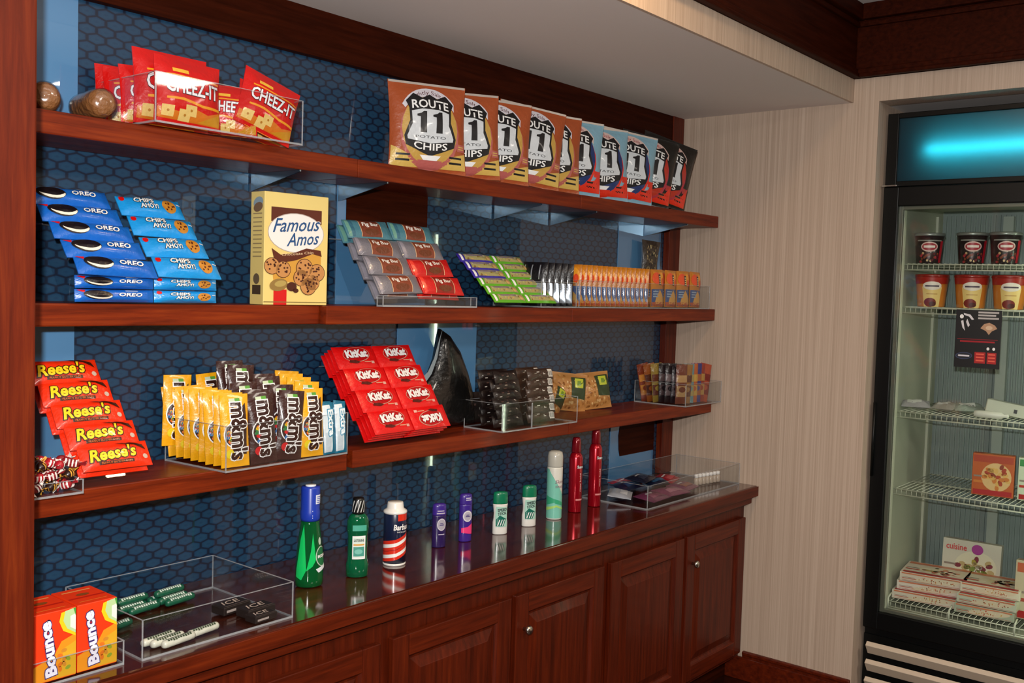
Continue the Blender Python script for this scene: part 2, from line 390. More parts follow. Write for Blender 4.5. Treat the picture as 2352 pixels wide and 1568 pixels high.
# ------------------------------------------------------------------ clear acrylic trays
def tray(name, label, cat, x0, y0, z0, x1, y1, h, rz=0, t_=.004, div=(), lid=False, hb=None, group='clear acrylic trays'):
    hb = hb or h
    r = thing(name, label, cat, (x0, y0, z0), rz, group); W, D = x1-x0, y1-y0
    a = MB()
    a.box((0, 0, 0), (W, D, t_), ACR); a.box((0, 0, t_), (W, t_, h), ACR); a.box((0, D-t_, t_), (W, D, hb), ACR)
    a.box((0, t_, t_), (t_, D-t_, h), ACR); a.box((W-t_, t_, t_), (W, D-t_, h), ACR)
    for d in div: a.box((d, t_, t_), (d+t_, D-t_, h*.95), ACR)
    a.build('tray_wall', r)
    e = MB(); q = .0016
    for (p, s_) in [((0, 0), (W, 0)), ((W, 0), (W, D)), ((0, D), (W, D)), ((0, 0), (0, D))]:
        zz = hb if p[1] == D and s_[1] == D else h
        e.box((min(p[0], s_[0])-.0004, min(p[1], s_[1])-.0004, zz), (max(p[0], s_[0])+q*1.5, max(p[1], s_[1])+q*1.5, zz+.0012), EDGE)
        e.box((min(p[0], s_[0])-.0004, min(p[1], s_[1])-.0006, .0), (max(p[0], s_[0])+q, max(p[1], s_[1])+q, .0045), EDGE)
    for px_, py_ in ((0, 0), (W, 0), (0, D), (W, D)): e.box((px_-.0008, py_-.0008, 0), (px_+q, py_+q, hb if py_ else h), EDGE)
    for d in div: e.box((d, 0-.0005, .004), (d+t_, t_*.6, h*.95), EDGE)
    e.build('tray_edge', r)
    return r

# ================================================================== GOODS
RED = foil('#d0100c'); ORG = card('#e8430f')
def rackplate(label, x, y, z, yaw, lean, wd, ln, back):
    r = thing('display_rack', label, 'rack', (x, y, z), yaw, 'tilted clear racks')
    a = MB(); T = Matrix.Rotation(-lean, 4, 'X') @ Matrix.Translation((0, back, 0))
    a.box((0, 0, 0), (wd, .003, ln), ACR, T=T); a.build('back_plate', r)
    e = MB(); e.box((0, -.0005, ln), (wd, .0035, ln+.0015), EDGE, T=T); e.build('plate_edge', r)
    return r
def onrack(x, y, z, yaw, lean, u, s, d, flip=0):
    M_ = TR(x, y, z, yaw) @ Matrix.Translation((u, 0, 0)) @ Matrix.Rotation(-lean, 4, 'X') @ Matrix.Translation((0, -d, s))
    return M_ @ (Matrix.Translation((0, 0, flip)) @ Matrix.Rotation(math.pi, 4, 'Y')) if flip else M_
def aim(u0, y): return u0*y                                     # x from a bearing and a distance
ORD = ['first', 'second', 'third', 'fourth', 'fifth', 'sixth', 'seventh', 'eighth', 'ninth', 'tenth', 'eleventh', 'twelfth', 'thirteenth', 'fourteenth', 'fifteenth', 'sixteenth']

# ---- chip bags on the top shelf
def chipbag(base, oval, low, corner, banner, ink, seed, dark=False):
    mb = MB(); W, H = .255, .275
    a = pillow(W, H, .060, foil(base), mb, .04, 22, 26, .05, seed=seed, wr=.06, me=.013)
    lo, co, bn, ov = foil(low), foil(corner), foil(banner), foil(oval)
    a.ell(0, .118, .100, .112, lo, 1); a.ell(0, .128, .094, .108, ov, 2)
    a.poly([(-W/2+.003, .014), (-.035, .014), (-.07, .05), (-W/2+.003, .075)], co, 1); a.poly([(.035, .014), (W/2-.003, .014), (W/2-.003, .065), (.07, .05)], co, 1)
    for s_ in (-1, 1):
        for q in range(2): a.rect(s_*.088-.022, .030+q*.016, s_*.088+.022, .036+q*.016, INK, 2)
    a.rect(-.04, .016, .04, .036, lo, 3)
    a.rect(.094, .070, .121, .092, lo, 2); a.rect(.098, .076, .117, .079, co, 3); a.rect(.098, .083, .117, .086, co, 3)
    arc = [(.108*math.sin(t), .136+.120*math.cos(t)) for t in [R(k) for k in range(-58, 59, 9)]]
    arc2 = [(.102*math.sin(t), .132+.096*math.cos(t)) for t in [R(k) for k in range(54, -59, -9)]]
    a.poly(arc+arc2, bn, 3)
    a.text('Lightly Salted', 0, .240, .125, .017, foil(ink), 4, arch=1.35)
    sh = [(-.42, .36), (-.28, .5), (-.13, .43), (0, .5), (.13, .43), (.28, .5), (.42, .36), (.37, .25), (.36, .05), (.46, -.2), (.43, -.34), (.2, -.43), (0, -.5), (-.2, -.43), (-.43, -.34), (-.46, -.2), (-.36, .05), (-.37, .25)]
    a.poly([(p*.190, .142+q*.188) for p, q in sh], INK, 5)
    gp = [(-.33, .20), (-.15, .245), (.15, .245), (.33, .20), (.32, 0), (.41, -.2), (.40, -.25), (0, -.30), (-.40, -.25), (-.41, -.2), (-.32, 0)]
    a.poly([(p*.190, .142+q*.188) for p, q in gp], foil('#d5dade'), 6)
    wh = foil('#f6f6f4')
    a.text('ROUTE', 0, .205, .122, .027, wh, 7, bold=.02, arch=.18); 
    for o_ in (-.026, .026): a.poly([(o_-.020, .171), (o_-.006, .175), (o_+.002, .181), (o_+.012, .181), (o_+.012, .117), (o_-.009, .117), (o_-.009, .164), (o_-.020, .165)], INK, 7)
    a.text('POTATO', 0, .104, .10, .008, INK, 7); a.text('CHIPS', 0, .075, .112, .021, wh, 7, bold=.015, arch=-.25)
    a.poly([(-.035, .050), (.035, .050), (.022, .036), (-.022, .036)], wh, 6)
    if dark or low == '#e2331c':
        for s_ in (-1, 1): a.poly([(s_*.125, .10), (s_*.09, .045), (s_*.02, .015), (s_*.12, .015)], foil('#e2331c'), 2)
    silver = mat('#e0d6cc', .25, .6)
    a.rect(-W/2+.002, H-(.002 if dark else .007), W/2-.002, H, INK if dark else silver, 1)
    return mb.build('chip_bag')
tan = tag(chipbag('#a94f26', '#c9a04c', '#b8605a', '#d8b45c', '#d9d4dc', '#5a1c22', 1), None, 'chip bag', 'upright chip bags on the top shelf')
blu = tag(chipbag('#86b2c6', '#24386e', '#e2331c', '#e2331c', '#dcc0b8', '#a02030', 2), None, 'chip bag', 'upright chip bags on the top shelf')
blk = tag(chipbag('#14120f', '#b8301c', '#b03040', '#c0481c', '#d8b8b0', '#b01020', 3, True), None, 'chip bag', 'upright chip bags on the top shelf')
EDG = [2.288, 2.454, 2.599, 2.766, 2.887, 3.016, 3.204, 3.374, 3.506, 3.627]      # bearing of each bag's right edge at 2.09 m
LBL = ['tan chip bag at the left end of the row, whole shield showing', 'tan chip bag just behind the left end one', 'tan chip bag in the middle of the five tan ones', 'tan chip bag tipped right, fourth of the tan ones', 'tan chip bag touching the pale blue bags',
       'pale blue chip bag touching the tan bags', 'pale blue chip bag in the middle of the three, shield showing', 'pale blue chip bag touching the black bags', 'black chip bag tucked beside the pale blue bags', 'black chip bag at the right end of the top shelf, slumped']
for k, (e, lb) in enumerate(zip(EDG, LBL)):
    pr = tan if k < 5 else blu if k < 8 else blk
    yaw = -R([24, 27, 27, 26, 27, 30, 26, 28, 34, 30][k]); rl = R([0, -1, 3, 7, 3, 4, 1, 7, 11, 15][k])
    yr = 2.105; hw = .125; xc = e/2.09*yr-hw*math.cos(yaw); yc = yr-hw*math.sin(yaw)
    inst(pr, TR(xc, yc, S1+.003+hw*math.sin(abs(rl))*.8, yaw, R(-5), rl), lb)

# ---- red cheese cracker bags in a clear tray
def cheez():
    mb = MB(); W, H = .165, .155; a = pillow(W, H, .045, RED, mb, .05, 12, 14, .04, seed=5, wr=.04)
    og = foil('#ef9a1c'); yl = foil('#f2b93a'); wt = foil('#f7f2f2')
    a.rect(-.045, .118, -.005, .127, yl, 1); a.rect(-.060, .108, .075, .112, og, 1)
    a.text('CHEEZ-IT', .004, .086, .132, .034, wt, 4, out=INK, outw=.03, bold=.02)
    a.poly([(-.06, .058), (-.02, .060), (.03, .052), (.078, .052), (.078, .046), (.03, .046), (-.02, .054), (-.06, .053)], og, 1)
    a.poly([(-.078, .010), (.078, .010), (.078, .044), (.045, .032), (.01, .040), (-.03, .028), (-.078, .034)], foil('#d6731c'), 1)
    a.poly([(.02, .012), (.078, .012), (.078, .04)], foil('#c98a1e'), 2)
    cr = foil('#e6c070')
    for u, v in ((-.055, .027), (-.015, .022), (.0, .034)): a.rect(u-.014, v-.012, u+.014, v+.012, cr, 3); a.ell(u, v, .003, .003, foil('#b87a28'), 4, n=8)
    a.rect(-.05, .0, .05, .004, og, 1)
    return mb.build('cracker_bag')
tray('display_tray', 'clear acrylic tray of red cracker bags on the top shelf', 'tray', 1.195, 2.015, S1, 1.598, 2.275, .110)
ch = tag(cheez(), None, 'snack bag', 'red cracker bags in the tray')
TZ = S1+.006
for x, y, z, yaw, rx, ry, sc, lb in [
        (1.300, 2.055, TZ, -4, -8, 3, 1.0, 'red cracker bag in front, big white lettering fully in view'),
        (1.290, 2.105, TZ, -4, -6, 1, 1.12, 'taller red cracker bag directly behind the front left one'),
        (1.500, 2.050, TZ+.012, -4, -10, 19, .97, 'red cracker bag leaning right at the right end of the tray'),
        (1.540, 2.110, TZ, -2, -8, 12, .93, 'red cracker bag mostly hidden behind the leaning one'),
        (1.435, 2.085, TZ, -34, -4, 2, .78, 'small red cracker bag in the gap between the two front ones'),
        (1.265, 2.140, TZ, -12, -4, -2, .90, 'red cracker bag behind the tall one, edge by the tray corner'),
        (1.262, 2.190, TZ, -22, -4, -4, .93, 'red cracker bag seen through the tray side, half its lettering showing'),
        (1.262, 2.245, TZ, -10, -2, 0, .96, 'backmost red cracker bag against the hexagon wall')]:
    inst(ch, TR(x, y, z, R(yaw), R(rx), R(ry)) @ Matrix.Scale(sc, 4), lb)
# wrapped rolls at the left end
def roll():
    r = bpy.data.objects.new('wrapped_roll', None); COL.objects.link(r); mb = MB(); T = Matrix.Rotation(R(90), 4, 'X')
    mb.lathe([(0, 0), (.024, .002), (.0305, .010), (.0315, .03), (.030, .06), (.0315, .10), (.029, .128), (.020, .138), (0, .140)], mat('#9a6436', .6, 0, .6, .8, 70), 24, T=T); mb.build('pastry', r)
    f = MB(); f.lathe([(.0, -.004), (.012, .0), (.026, -.002), (.0328, .010), (.0333, .03), (.0322, .06), (.0333, .10), (.031, .131), (.022, .143), (.006, .142)], FILM, 24, T=T, smooth=True); f.build('film', r)
    tag(r, None, 'snack', 'film wrapped pastry rolls'); return r
ro = roll()
inst(ro, TR(1.055, 2.235, S1+.034, R(-25)), 'brown film wrapped pastry roll beside the left post')
inst(ro, TR(1.128, 2.21, S1+.034, R(-8)), 'brown film wrapped pastry roll beside the cracker tray')

# ---- blue cookie packs on the middle shelf
OB = foil('#1463c0'); AB = foil('#1a93dc')
def oreo():
    mb = MB(); W, H = .185, .048; a = pillow(W, H, .030, OB, mb, .06, 18, 8, .0, seed=9, wr=.05, power=.35)
    dk = foil('#171013'); cr = foil('#efe6d2')
    a.ell(-.045, .026, .032, .017, dk, 2, -.12); a.ell(-.043, .0235, .028, .012, cr, 3, -.14); a.ell(-.044, .0285, .029, .0115, dk, 4, -.12)
    a.poly([(-.09, .044), (-.07, .046), (-.075, .034)], RED, 2)
    a.text('OREO', .030, .027, .058, .014, WHT, 4, bold=.03, out=foil('#0b2a6a'), outw=.05, shear=.2)
    a.rect(.02, .040, .05, .0425, WHT, 2)
    return mb.build('cookie_pack')
def ahoy():
    mb = MB(); W, H = .165, .056; a = pillow(W, H, .030, AB, mb, .06, 16, 8, .0, seed=11, wr=.05, power=.35)
    a.text('CHIPS', -.022, .038, .050, .014, WHT, 4, bold=.03, out=foil('#20242e'), outw=.07, shear=.1); a.text('AHOY!', -.012, .022, .046, .013, WHT, 4, bold=.03, out=foil('#20242e'), outw=.07, shear=.1)
    a.ell(.042, .027, .019, .019, foil('#c9862e'), 2); rd = random.Random(3)
    for k in range(9): q = rd.uniform(0, 6.28); r = rd.uniform(.003, .015); a.ell(.042+r*math.cos(q), .027+r*math.sin(q), .0026, .0026, foil('#5a2410'), 3, n=7)
    a.ell(-.072, .045, .006, .008, RED, 2); a.rect(.064, .034, .076, .037, WHT, 2)
    return mb.build('cookie_pack')
og = tag(oreo(), None, 'cookie pack', 'dark blue sandwich cookie packs'); ag = tag(ahoy(), None, 'cookie pack', 'bright blue chip cookie packs')
OX, OY, OZ, OL = 1.148, 2.075, S2+.062, R(38)
rackplate('clear rack under the blue cookie packs on the middle shelf', 1.055, 2.090, S2+.002, 0, OL, .355, .25, .038)
RW = ['bottom', 'second', 'third', 'fourth', 'top']
for k in range(5):
    inst(og, onrack(OX-.022*k*.55, OY, OZ, 0, OL, 0, k*.0485, 0) @ Matrix.Rotation(R([2, -1, 1, 0, -1][k]), 4, 'Y'), 'dark blue cookie pack in the left column, %s tilted row' % RW[k])
for k in range(4):
    inst(ag, onrack(1.325-.010*k, OY-.002, OZ, 0, OL, 0, k*.0600, .001) @ Matrix.Rotation(R([1, -1, 1, 0][k]), 4, 'Y'), 'bright blue cookie pack in the right column, %s tilted row' % (RW[k] if k < 3 else 'top'))
for k in range(2):
    M_ = TR(1.152, 2.100, S2+.004+.030*k, 0) @ Matrix.Rotation(R(-6), 4, 'X') @ Matrix.Scale(.58, 4, (0, 0, 1))
    inst(og, M_, 'dark blue cookie pack lying %s in the left pile on the shelf edge' % ('lowest' if k == 0 else 'second from below'))
    M_ = TR(1.330, 2.100, S2+.004+.030*k, 0) @ Matrix.Rotation(R(-6), 4, 'X') @ Matrix.Scale(.5, 4, (0, 0, 1))
    inst(ag, M_, 'bright blue cookie pack lying %s in the right pile on the shelf edge' % ('lowest' if k == 0 else 'second from below'))

# ---- yellow cookie box
def fbox():
    mb = MB(); W, D, H = .200, .062, .290; CB = card('#e9cf7e'); mb.box((0, 0, 0), (W, D, H), CB, .0015)
    a = Art(mb, flat((0, 0, 0), (1, 0, 0), (0, 0, 1), (0, -1, 0))); br = card('#5b2412'); wt = card('#f5ece6'); bl = card('#1c4f83'); ck = card('#c58a4f'); chp = card('#4a1e10')
    a.rect(.02, .215, .178, .252, br, 1); a.poly([(.02, .12), (.178, .14), (.178, .10), (.15, .06), (.03, .06)], card('#d39a3c'), 1)
    a.ell(.098, .188, .088, .052, card('#b9a9a0'), 2, .0, 28); a.ell(.098, .188, .086, .050, wt, 3, .0, 28)
    a.text('Famous', .098, .210, .150, .036, bl, 5, rot=.08, shear=.45, bold=.01, out=wt, outw=.03); a.text('Amos', .118, .174, .105, .034, bl, 5, rot=.10, shear=.45, bold=.01)
    a.poly([(.022, .146), (.05, .130), (.09, .136), (.13, .150), (.176, .146), (.180, .130), (.15, .136), (.10, .118), (.05, .108), (.03, .118)], br, 4)
    a.text('Chocolate Chip', .103, .134, .10, .009, card('#e8c8a0'), 5, rot=.10)
    rd = random.Random(8)
    for u, v, r in ((.022, .100, .024), (.058, .092, .024), (.125, .098, .027), (.165, .086, .026), (.115, .072, .025), (.150, .060, .024), (.138, .050, .026)):
        a.ell(u if u > .024 else .024, v, r, r*.92, chp, 5); a.ell(u if u > .024 else .024, v, r*.93, r*.85, ck, 6)
        for k in range(11): q = rd.uniform(0, 6.28); s_ = rd.uniform(.2, .8)*r; a.ell(max(u, .024)+s_*math.cos(q), v+s_*math.sin(q)*.9, .0031, .0026, chp, 7, n=7)
    a.ell(.045, .052, .028, .016, card('#93743c'), 7, .15); a.ell(.05, .055, .018, .008, card('#b29a55'), 8, .15); a.ell(.085, .048, .016, .012, chp, 7); a.ell(.098, .038, .009, .006, chp, 7)
    a.rect(.030, .0, .070, .040, card('#d01212'), 4); a.rect(.0, .0065, W, .0085, card('#7a6a38'), 5)
    b = Art(mb, flat((0, D, 0), (0, -1, 0), (0, 0, 1), (-1, 0, 0)))
    b.ell(.034, .262, .022, .014, card('#8aa0ad'), 1, .2); b.ell(.034, .25, .021, .012, card('#7a5b40'), 2, .2)
    for k in range(11): b.rect(.012, .232-k*.011, .052, .235-k*.011, card('#a08a5c'), 1)
    b.rect(.012, .026, .050, .050, card('#4a3a2a'), 1); b.ell(.03, .066, .014, .014, card('#6b5a44'), 1)
    return mb.build('cookie_box')
fb = tag(fbox(), 'upright yellow cookie box with blue script on the middle shelf', 'box'); fb.matrix_world = TR(1.560, 2.112, S2+.001, R(-3))

# ---- fig bars and granola bars on tilted racks
def barpack(name, h_end, h_mid, txt, w_, hh, t_, stripe=None, sub='#6d3a22', ink='#f2ece2', seed=0):
    mb = MB(); a = pillow(w_, hh, t_, foil(h_end), mb, .05, 16, 8, .0, seed=seed, wr=.06, power=.4)
    a.rect(-w_*.20, 0.004, w_*.24, hh-.004, foil(h_mid), 1)
    a.rect(-w_*.215, .004, -w_*.20, hh-.004, foil('#d8b28a'), 1); a.rect(w_*.24, .004, w_*.255, hh-.004, foil('#d8b28a'), 1)
    if txt: a.text(txt, .004, hh*.62, w_*.36, hh*.26, foil(ink), 3, bold=.02)
    a.ell(.004, hh*.27, w_*.16, hh*.16, foil(sub), 2)
    if stripe:
        for k, c in enumerate(stripe): a.rect(-w_/2+.004+k*.012, .004, -w_/2+.014+k*.012, hh-.004, foil(c), 1)
    return mb.build(name)
FG = 'fig bars on the tilted rack'
fteal = tag(barpack('fig_bar', '#4f8391', '#7d3b28', 'Fig Bar', .165, .062, .026, ('#6ea08f', '#3d6d80'), seed=21), None, 'snack bar', FG)
fgrey = tag(barpack('fig_bar', '#77747c', '#84422c', 'Fig Bar', .165, .062, .026, ('#8f8a94',), seed=22), None, 'snack bar', FG)
fred = tag(barpack('fig_bar', '#c81c1a', '#8e2318', 'Fig Bar', .165, .062, .026, ('#e23a2a',), seed=23), None, 'snack bar', FG)
FX, FY, FL = 2.000, 2.060, R(33)
rackplate('clear rack holding the fig bars on the middle shelf', 1.90, 2.072, S2+.002, R(-3), FL, .365, .27, .068)
for c in range(2):
    for k in range(4):
        for L_ in (1, 0):
            pr = (fteal if k == 3 else fgrey) if c == 0 else (fred if k < 2 else fteal if k == 3 else fgrey)
            nm = 'red' if pr is fred else 'teal' if pr is fteal else 'grey'
            lb = '%s fig bar in the %s column, %s row%s' % (nm, ('left', 'right')[c], RW[k] if k < 3 else 'top', '' if L_ == 0 else ', lying underneath')
            inst(pr, onrack(FX+c*.172-.012*k, FY-.005*c, S2+.037, R(-3), FL, 0, k*.062, -L_*.027) @ Matrix.Rotation(R(((k*7+c*3) % 5-2)*1.2), 4, 'Y'), lb)
tr_ = tray('rack_lip', 'clear acrylic lip in front of the fig bars', 'tray', 1.905, 2.035, S2, 2.275, 2.060, .030, R(-3))
GG = 'granola bars on the tilted rack'
def gran(end, seed):
    mb = MB(); a = pillow(.150, .036, .018, foil(end), mb, .05, 16, 6, 0, seed=seed, wr=.06, power=.4)
    a.rect(-.055, .006, .070, .030, foil('#a9a06a'), 1); a.rect(-.050, .018, .040, .028, foil('#cbbf9f'), 2); a.rect(-.045, .020, .03, .026, foil('#7a6a80'), 3)
    rd = random.Random(seed)
    for k in range(12): a.ell(rd.uniform(-.05, .065), rd.uniform(.008, .02), .004, .0025, foil(rd.choice(['#c9a860', '#8a6a34', '#b8c060'])), 3, rd.uniform(0, 3), 7)
    a.ell(.050, .014, .010, .007, foil('#d8b070'), 4, 0, 10); a.rect(-.070, .004, -.062, .032, WHT, 2)
    return mb.build('granola_bar')
ggr = tag(gran('#5fae1e', 31), None, 'snack bar', GG); gpu = tag(gran('#3b2c9c', 32), None, 'snack bar', GG)
rackplate('clear rack holding the green granola bars on the middle shelf', 2.440, 2.082, S2+.002, R(-4), R(42), .32, .225, .030)
for c in range(2):
    for k in range(6):
        pr = gpu if (c == 0 and k >= 3) else ggr
        inst(pr, onrack(2.515+c*.158-.010*k, 2.078-.006*c, S2+.016, R(-4), R(42), 0, k*.0345, 0), '%s granola bar in the %s column, %s row from the bottom' % ('purple' if pr is gpu else 'green', ('left', 'right')[c], ORD[k]))

# ---- cracker packs and dark packs in clear bins
def crack(front):
    mb = MB(); W, H, T_ = .088, .150, .024
    a = pillow(W, H, T_, foil('#c77a1c'), mb, .04, 8, 12, 0, seed=41, wr=.05, power=.3, back=foil('#b56a18'))
    a.rect(-W/2+.001, .004, W/2-.001, .072, foil('#2d4f86'), 1); a.poly([(-.03, .006), (.04, .006), (.03, .04), (.0, .07), (-.02, .04)], foil('#d9a04a'), 2)
    a.rect(-W/2+.002, .002, W/2-.002, .020, foil('#b5502a'), 2)
    for k in range(3): a.rect(-.038, .040+k*.010, -.010, .045+k*.010, foil('#93a8bd'), 3)
    a.ell(-.015, .115, .026, .024, foil('#e8542a'), 2); a.ell(.022, .112, .018, .026, foil('#f0a02c'), 2, .2); a.ell(.026, .10, .010, .016, foil('#e34a24'), 3)
    a.rect(-.004, .088, .010, .130, foil('#2b241c'), 3)
    for k in range(4): a.rect(-.002, .092+k*.009, .008, .097+k*.009, foil('#d9c79a'), 4)
    a.rect(-.036, .132, .036, .144, foil('#d98a24'), 1)
    return mb.build('cracker_packet')
ck = tag(crack(0), None, 'cracker packet', 'upright cracker packets in the clear bin')
tray('cracker_bin', 'clear acrylic bin of orange cracker packets at the right end', 'bin', 2.885, 2.070, S2+.0005, 3.845, 2.288, .098)
for k in range(15):
    inst(ck, TR(2.915+.0325*k, 2.132, S2+.0065, R(-84+(k*5 % 4)), R(-2), R(0)), 'orange cracker packet standing edge on in the bin, %s from the left' % ORD[k])
for c in range(4):
    for r_ in range(2):
        inst(ck, TR(3.452+c*.101, 2.094+r_*.034, S2+.0065, R([0, 3, -3, 2][c]), R(-1.5), R([-1, 1, 0, 1.5][c])), 'orange cracker packet facing out, %s file at bin end, %s' % (['leftmost', 'second', 'third', 'rightmost'][c], ('front', 'behind the front one')[r_]))
tray('snack_bin', 'clear acrylic bin of black snack packets left of the cracker bin', 'bin', 2.672, 2.075, S2+.0005, 2.875, 2.288, .088)
mb = MB(); a = pillow(.095, .150, .030, foil('#101016'), mb, .05, 8, 10, .02, seed=44, wr=.12, power=.35, back=foil('#101014')); a.rect(-.046, .010, .046, .078, mat('#c3ccd8', .22, .6), 1)  # pale lower half is bright glare put into the colour
for q in range(3): a.rect(-.04+q*.03, .09, -.036+q*.03, .14, mat('#c3ccd8', .22, .6), 1)
dk = tag(mb.build('black_packet'), None, 'snack packet', 'black packets in the clear bin')
for k in range(5): inst(dk, TR(2.702+.037*k, 2.130, S2+.0065, R(-80+k*2), R(-3), 0), 'black snack packet with silver strips and painted glare standing edge on, %s from the left' % ORD[k])
mb = MB(); a = pillow(.125, .180, .05, foil('#3a3028'), mb, .05, 12, 16, .22, seed=46, wr=.15); rd = random.Random(2)
for k in range(70): a.ell(rd.uniform(-.04, .04), rd.uniform(.015, .16), .006, .004, foil(rd.choice(['#6a5a40', '#8f7d5c', '#1c1612', '#a5946c'])), 1+k % 3, rd.uniform(0, 3), 7)
nb = tag(mb.build('seed_bag'), 'dark speckled seed bag standing behind the orange cracker packets', 'snack bag')
nb.matrix_world = TR(3.655, 2.262, S2+.105, R(-10), 0, R(3)); nb.scale = (.95, .55, 1)

# ================================================================== lowest shelf
def reese():
    mb = MB(); W, H = .160, .062; a = pillow(W, H, .026, foil('#f0300c'), mb, .04, 16, 8, 0, seed=51, wr=.03, power=.3)
    br = foil('#3a1408'); ye = foil('#f6d21e')
    a.text("Reese's", -.010, .034, .108, .030, ye, 4, shear=.25, bold=.03, out=br, outw=.06, rot=.05)
    a.rect(-.045, .009, .035, .016, br, 2); a.text('PEANUT BUTTER CUPS', -.005, .0125, .07, .004, foil('#d86a20'), 3)
    a.poly([(-.0, .058), (.03, .060), (.064, .050), (.070, .036), (.062, .040), (.045, .050), (.02, .054)], br, 2); a.ell(.064, .020, .006, .006, foil('#c8b0a0'), 2, 0, 12)
    return mb.build('candy_bar')
re_ = tag(reese(), None, 'candy bar', 'orange candy bars on the left rack')
RL = R(36); RX, RY = 1.140, 2.058
rackplate('clear rack holding the orange candy bars on the lowest shelf', 1.035, 2.075, S3+.002, R(-2), RL, .175, .300, .070)
for L_ in (1, 0):
    for k in range(5):
        inst(re_, onrack(RX-.014*k, RY, S3+.036, R(-2), RL, 0, k*.0560, -L_*.026+(4-k)*.001), 'orange candy bar in the %s row of the left rack%s' % (RW[k], ', tucked underneath' if L_ else ', yellow lettering in full view'))
# wrapped sweets in front
def sweet(c, c2, seed):
    mb = MB(); rd = random.Random(seed)
    mb.lathe([(0, -.010), (.007, -.008), (.011, 0), (.007, .008), (0, .010)], foil(c), 12, sx=1.25)
    for s_ in (-1, 1):
        vs = [(s_*.012, 0, 0)]; fs = []; n = 9
        for k in range(n): q = -1.0+2.0*k/(n-1); vs.append((s_*(.026+rd.uniform(-.002, .002)), .013*q, .004*(k % 2)-.002+.009*abs(q)*s_))
        for k in range(n-1): mb.add([vs[0], vs[k+1], vs[k+2]], [(0, 1, 2), (2, 1, 0)][:1], foil(c if k % 2 else c2))
    a = Art(mb, lambda u, v, e: ((u, -(.0112+e)*math.cos(v/.011)*(1-(u/.016)**2)**.5, .0112*math.sin(v/.011))), .004)
    for k in (-1, 0, 1): a.rect(k*.007-.0016, -.008, k*.007+.0016, .008, foil(c2), 1)
    return mb.build('wrapped_candy')
sw = [tag(sweet('#8c1a22', '#e8d8d0', 1), None, 'candy', 'wrapped sweets by the left post'), tag(sweet('#2a120c', '#d8a03c', 2), None, 'candy', 'wrapped sweets by the left post'), tag(sweet('#b01c28', '#f4e8e0', 3), None, 'candy', 'wrapped sweets by the left post')]
tray('candy_tray', 'small clear tray of wrapped sweets beside the left post', 'tray', .925, 2.030, S3, 1.045, 2.150, .030)
rd = random.Random(12)
for k in range(33):
    L_ = k//11; i = k % 11
    x = .955+(i % 3)*.031+rd.uniform(-.005, .005)+.006*L_; y = 2.048+(i//3)*.026+rd.uniform(-.003, .003)
    inst(sw[k % 3], TR(x, y, S3+.020+L_*.022, rd.uniform(-1.2, 1.2), rd.uniform(-.5, .5), rd.uniform(-.4, .4)), ('red and white', 'dark brown and gold', 'bright red and cream')[k % 3]+' wrapped sweet in the small pile by the left post', 'wrapped sweets by the left post, kind '+('a', 'b', 'c')[k % 3])

# ---- chocolate candy pouches in the big clear tray
def mm(base, seed):
    mb = MB(); W, H = .076, .178; a = pillow(W, H, .026, foil(base), mb, .045, 10, 18, .02, seed=seed, wr=.07)
    br = foil('#33160f')
    a.poly([(-.012, .150), (.0, .144), (.016, .146), (.027, .156), (.028, .03), (-.012, .03)] if base[1] != '3' else [(-.012, .148), (.028, .154), (.028, .028), (-.012, .028)], br, 1)
    a.text("m&m's", .007, .088, .140, .046, br, 5, rot=-math.pi/2, bold=.03, out=WHT, outw=.05)
    ring = [(-.012+.021*math.cos(t), .080+.030*math.sin(t)) for t in [R(q) for q in range(90, 271, 15)]]
    ring2 = [(-.012+.0185*math.cos(t), .080+.027*math.sin(t)) for t in [R(q) for q in range(90, 271, 15)]]
    a.poly(ring, WHT, 2); a.poly(ring2, br, 3)
    rd = random.Random(seed)
    for k in range(9): t = rd.uniform(1.7, 4.5); r = rd.uniform(.3, .95); a.ell(-.014+.014*r*math.cos(t), .080+.025*r*math.sin(t), .0042, .0052, foil(['#d02020', '#e8b818', '#2f7a3c', '#2a6aa8', '#e07020'][k % 5]), 4, rd.uniform(0, 2), 9)
    a.rect(.0, .160, .014, .168, foil('#5aa03c'), 2); a.rect(-.016, .160, .0, .168, foil('#c8d8b8'), 2)
    a.ell(-.018, .034, .010, .011, foil('#e8d020' if base[1] != '3' else '#c81c20'), 4, 0, 12)
    return mb.build('candy_pouch')
MG = 'chocolate candy pouches in the large tray'
my = tag(mm('#f2ac10', 61), None, 'candy pouch', MG); mbz = tag(mm('#3a1a16', 62), None, 'candy pouch', MG)
tray('display_tray', 'large clear tray of yellow and brown candy pouches on the lowest shelf', 'tray', 1.398, 2.028, S3, 1.801, 2.268, .112, R(3.5))
mz = S3+.006
for k in range(8):
    inst(my, TR(1.445-.0035*k, 2.056+.0270*k, mz+.0015*k, R(-6-(k*37 % 5)), R(-3.5), R([-1, 1, -2, 2, -1, 1, -3, -6][k])), 'yellow candy pouch in the left file of the tray, %s from the front' % ORD[k])
for c, (x, n) in enumerate(((1.530, 5), (1.605, 4))):
    for k in range(n):
        up = (.0, .004, .02, .062, .07)[k] if c == 0 else (.0, .012, .03, .035)[k]
        inst(mbz, TR(x, 2.056+.036*k, mz+up, R(-5), R(-4), R([-3, 1, -2, 3, 0][k] if c == 0 else [5, 2, -3, 1][k])), 'brown candy pouch in the %s file of the tray, %s from the front' % (('second', 'third')[c], ORD[k]))
for k in range(5):
    inst(my, TR(1.682+.006*k, 2.056+.038*k, mz+(0, .016, .024, .03, .035)[k], R(-4), R(-4), R([0, 4, 3, 2, 5][k])), 'yellow candy pouch in the right file of the tray, %s from the front' % ORD[k])
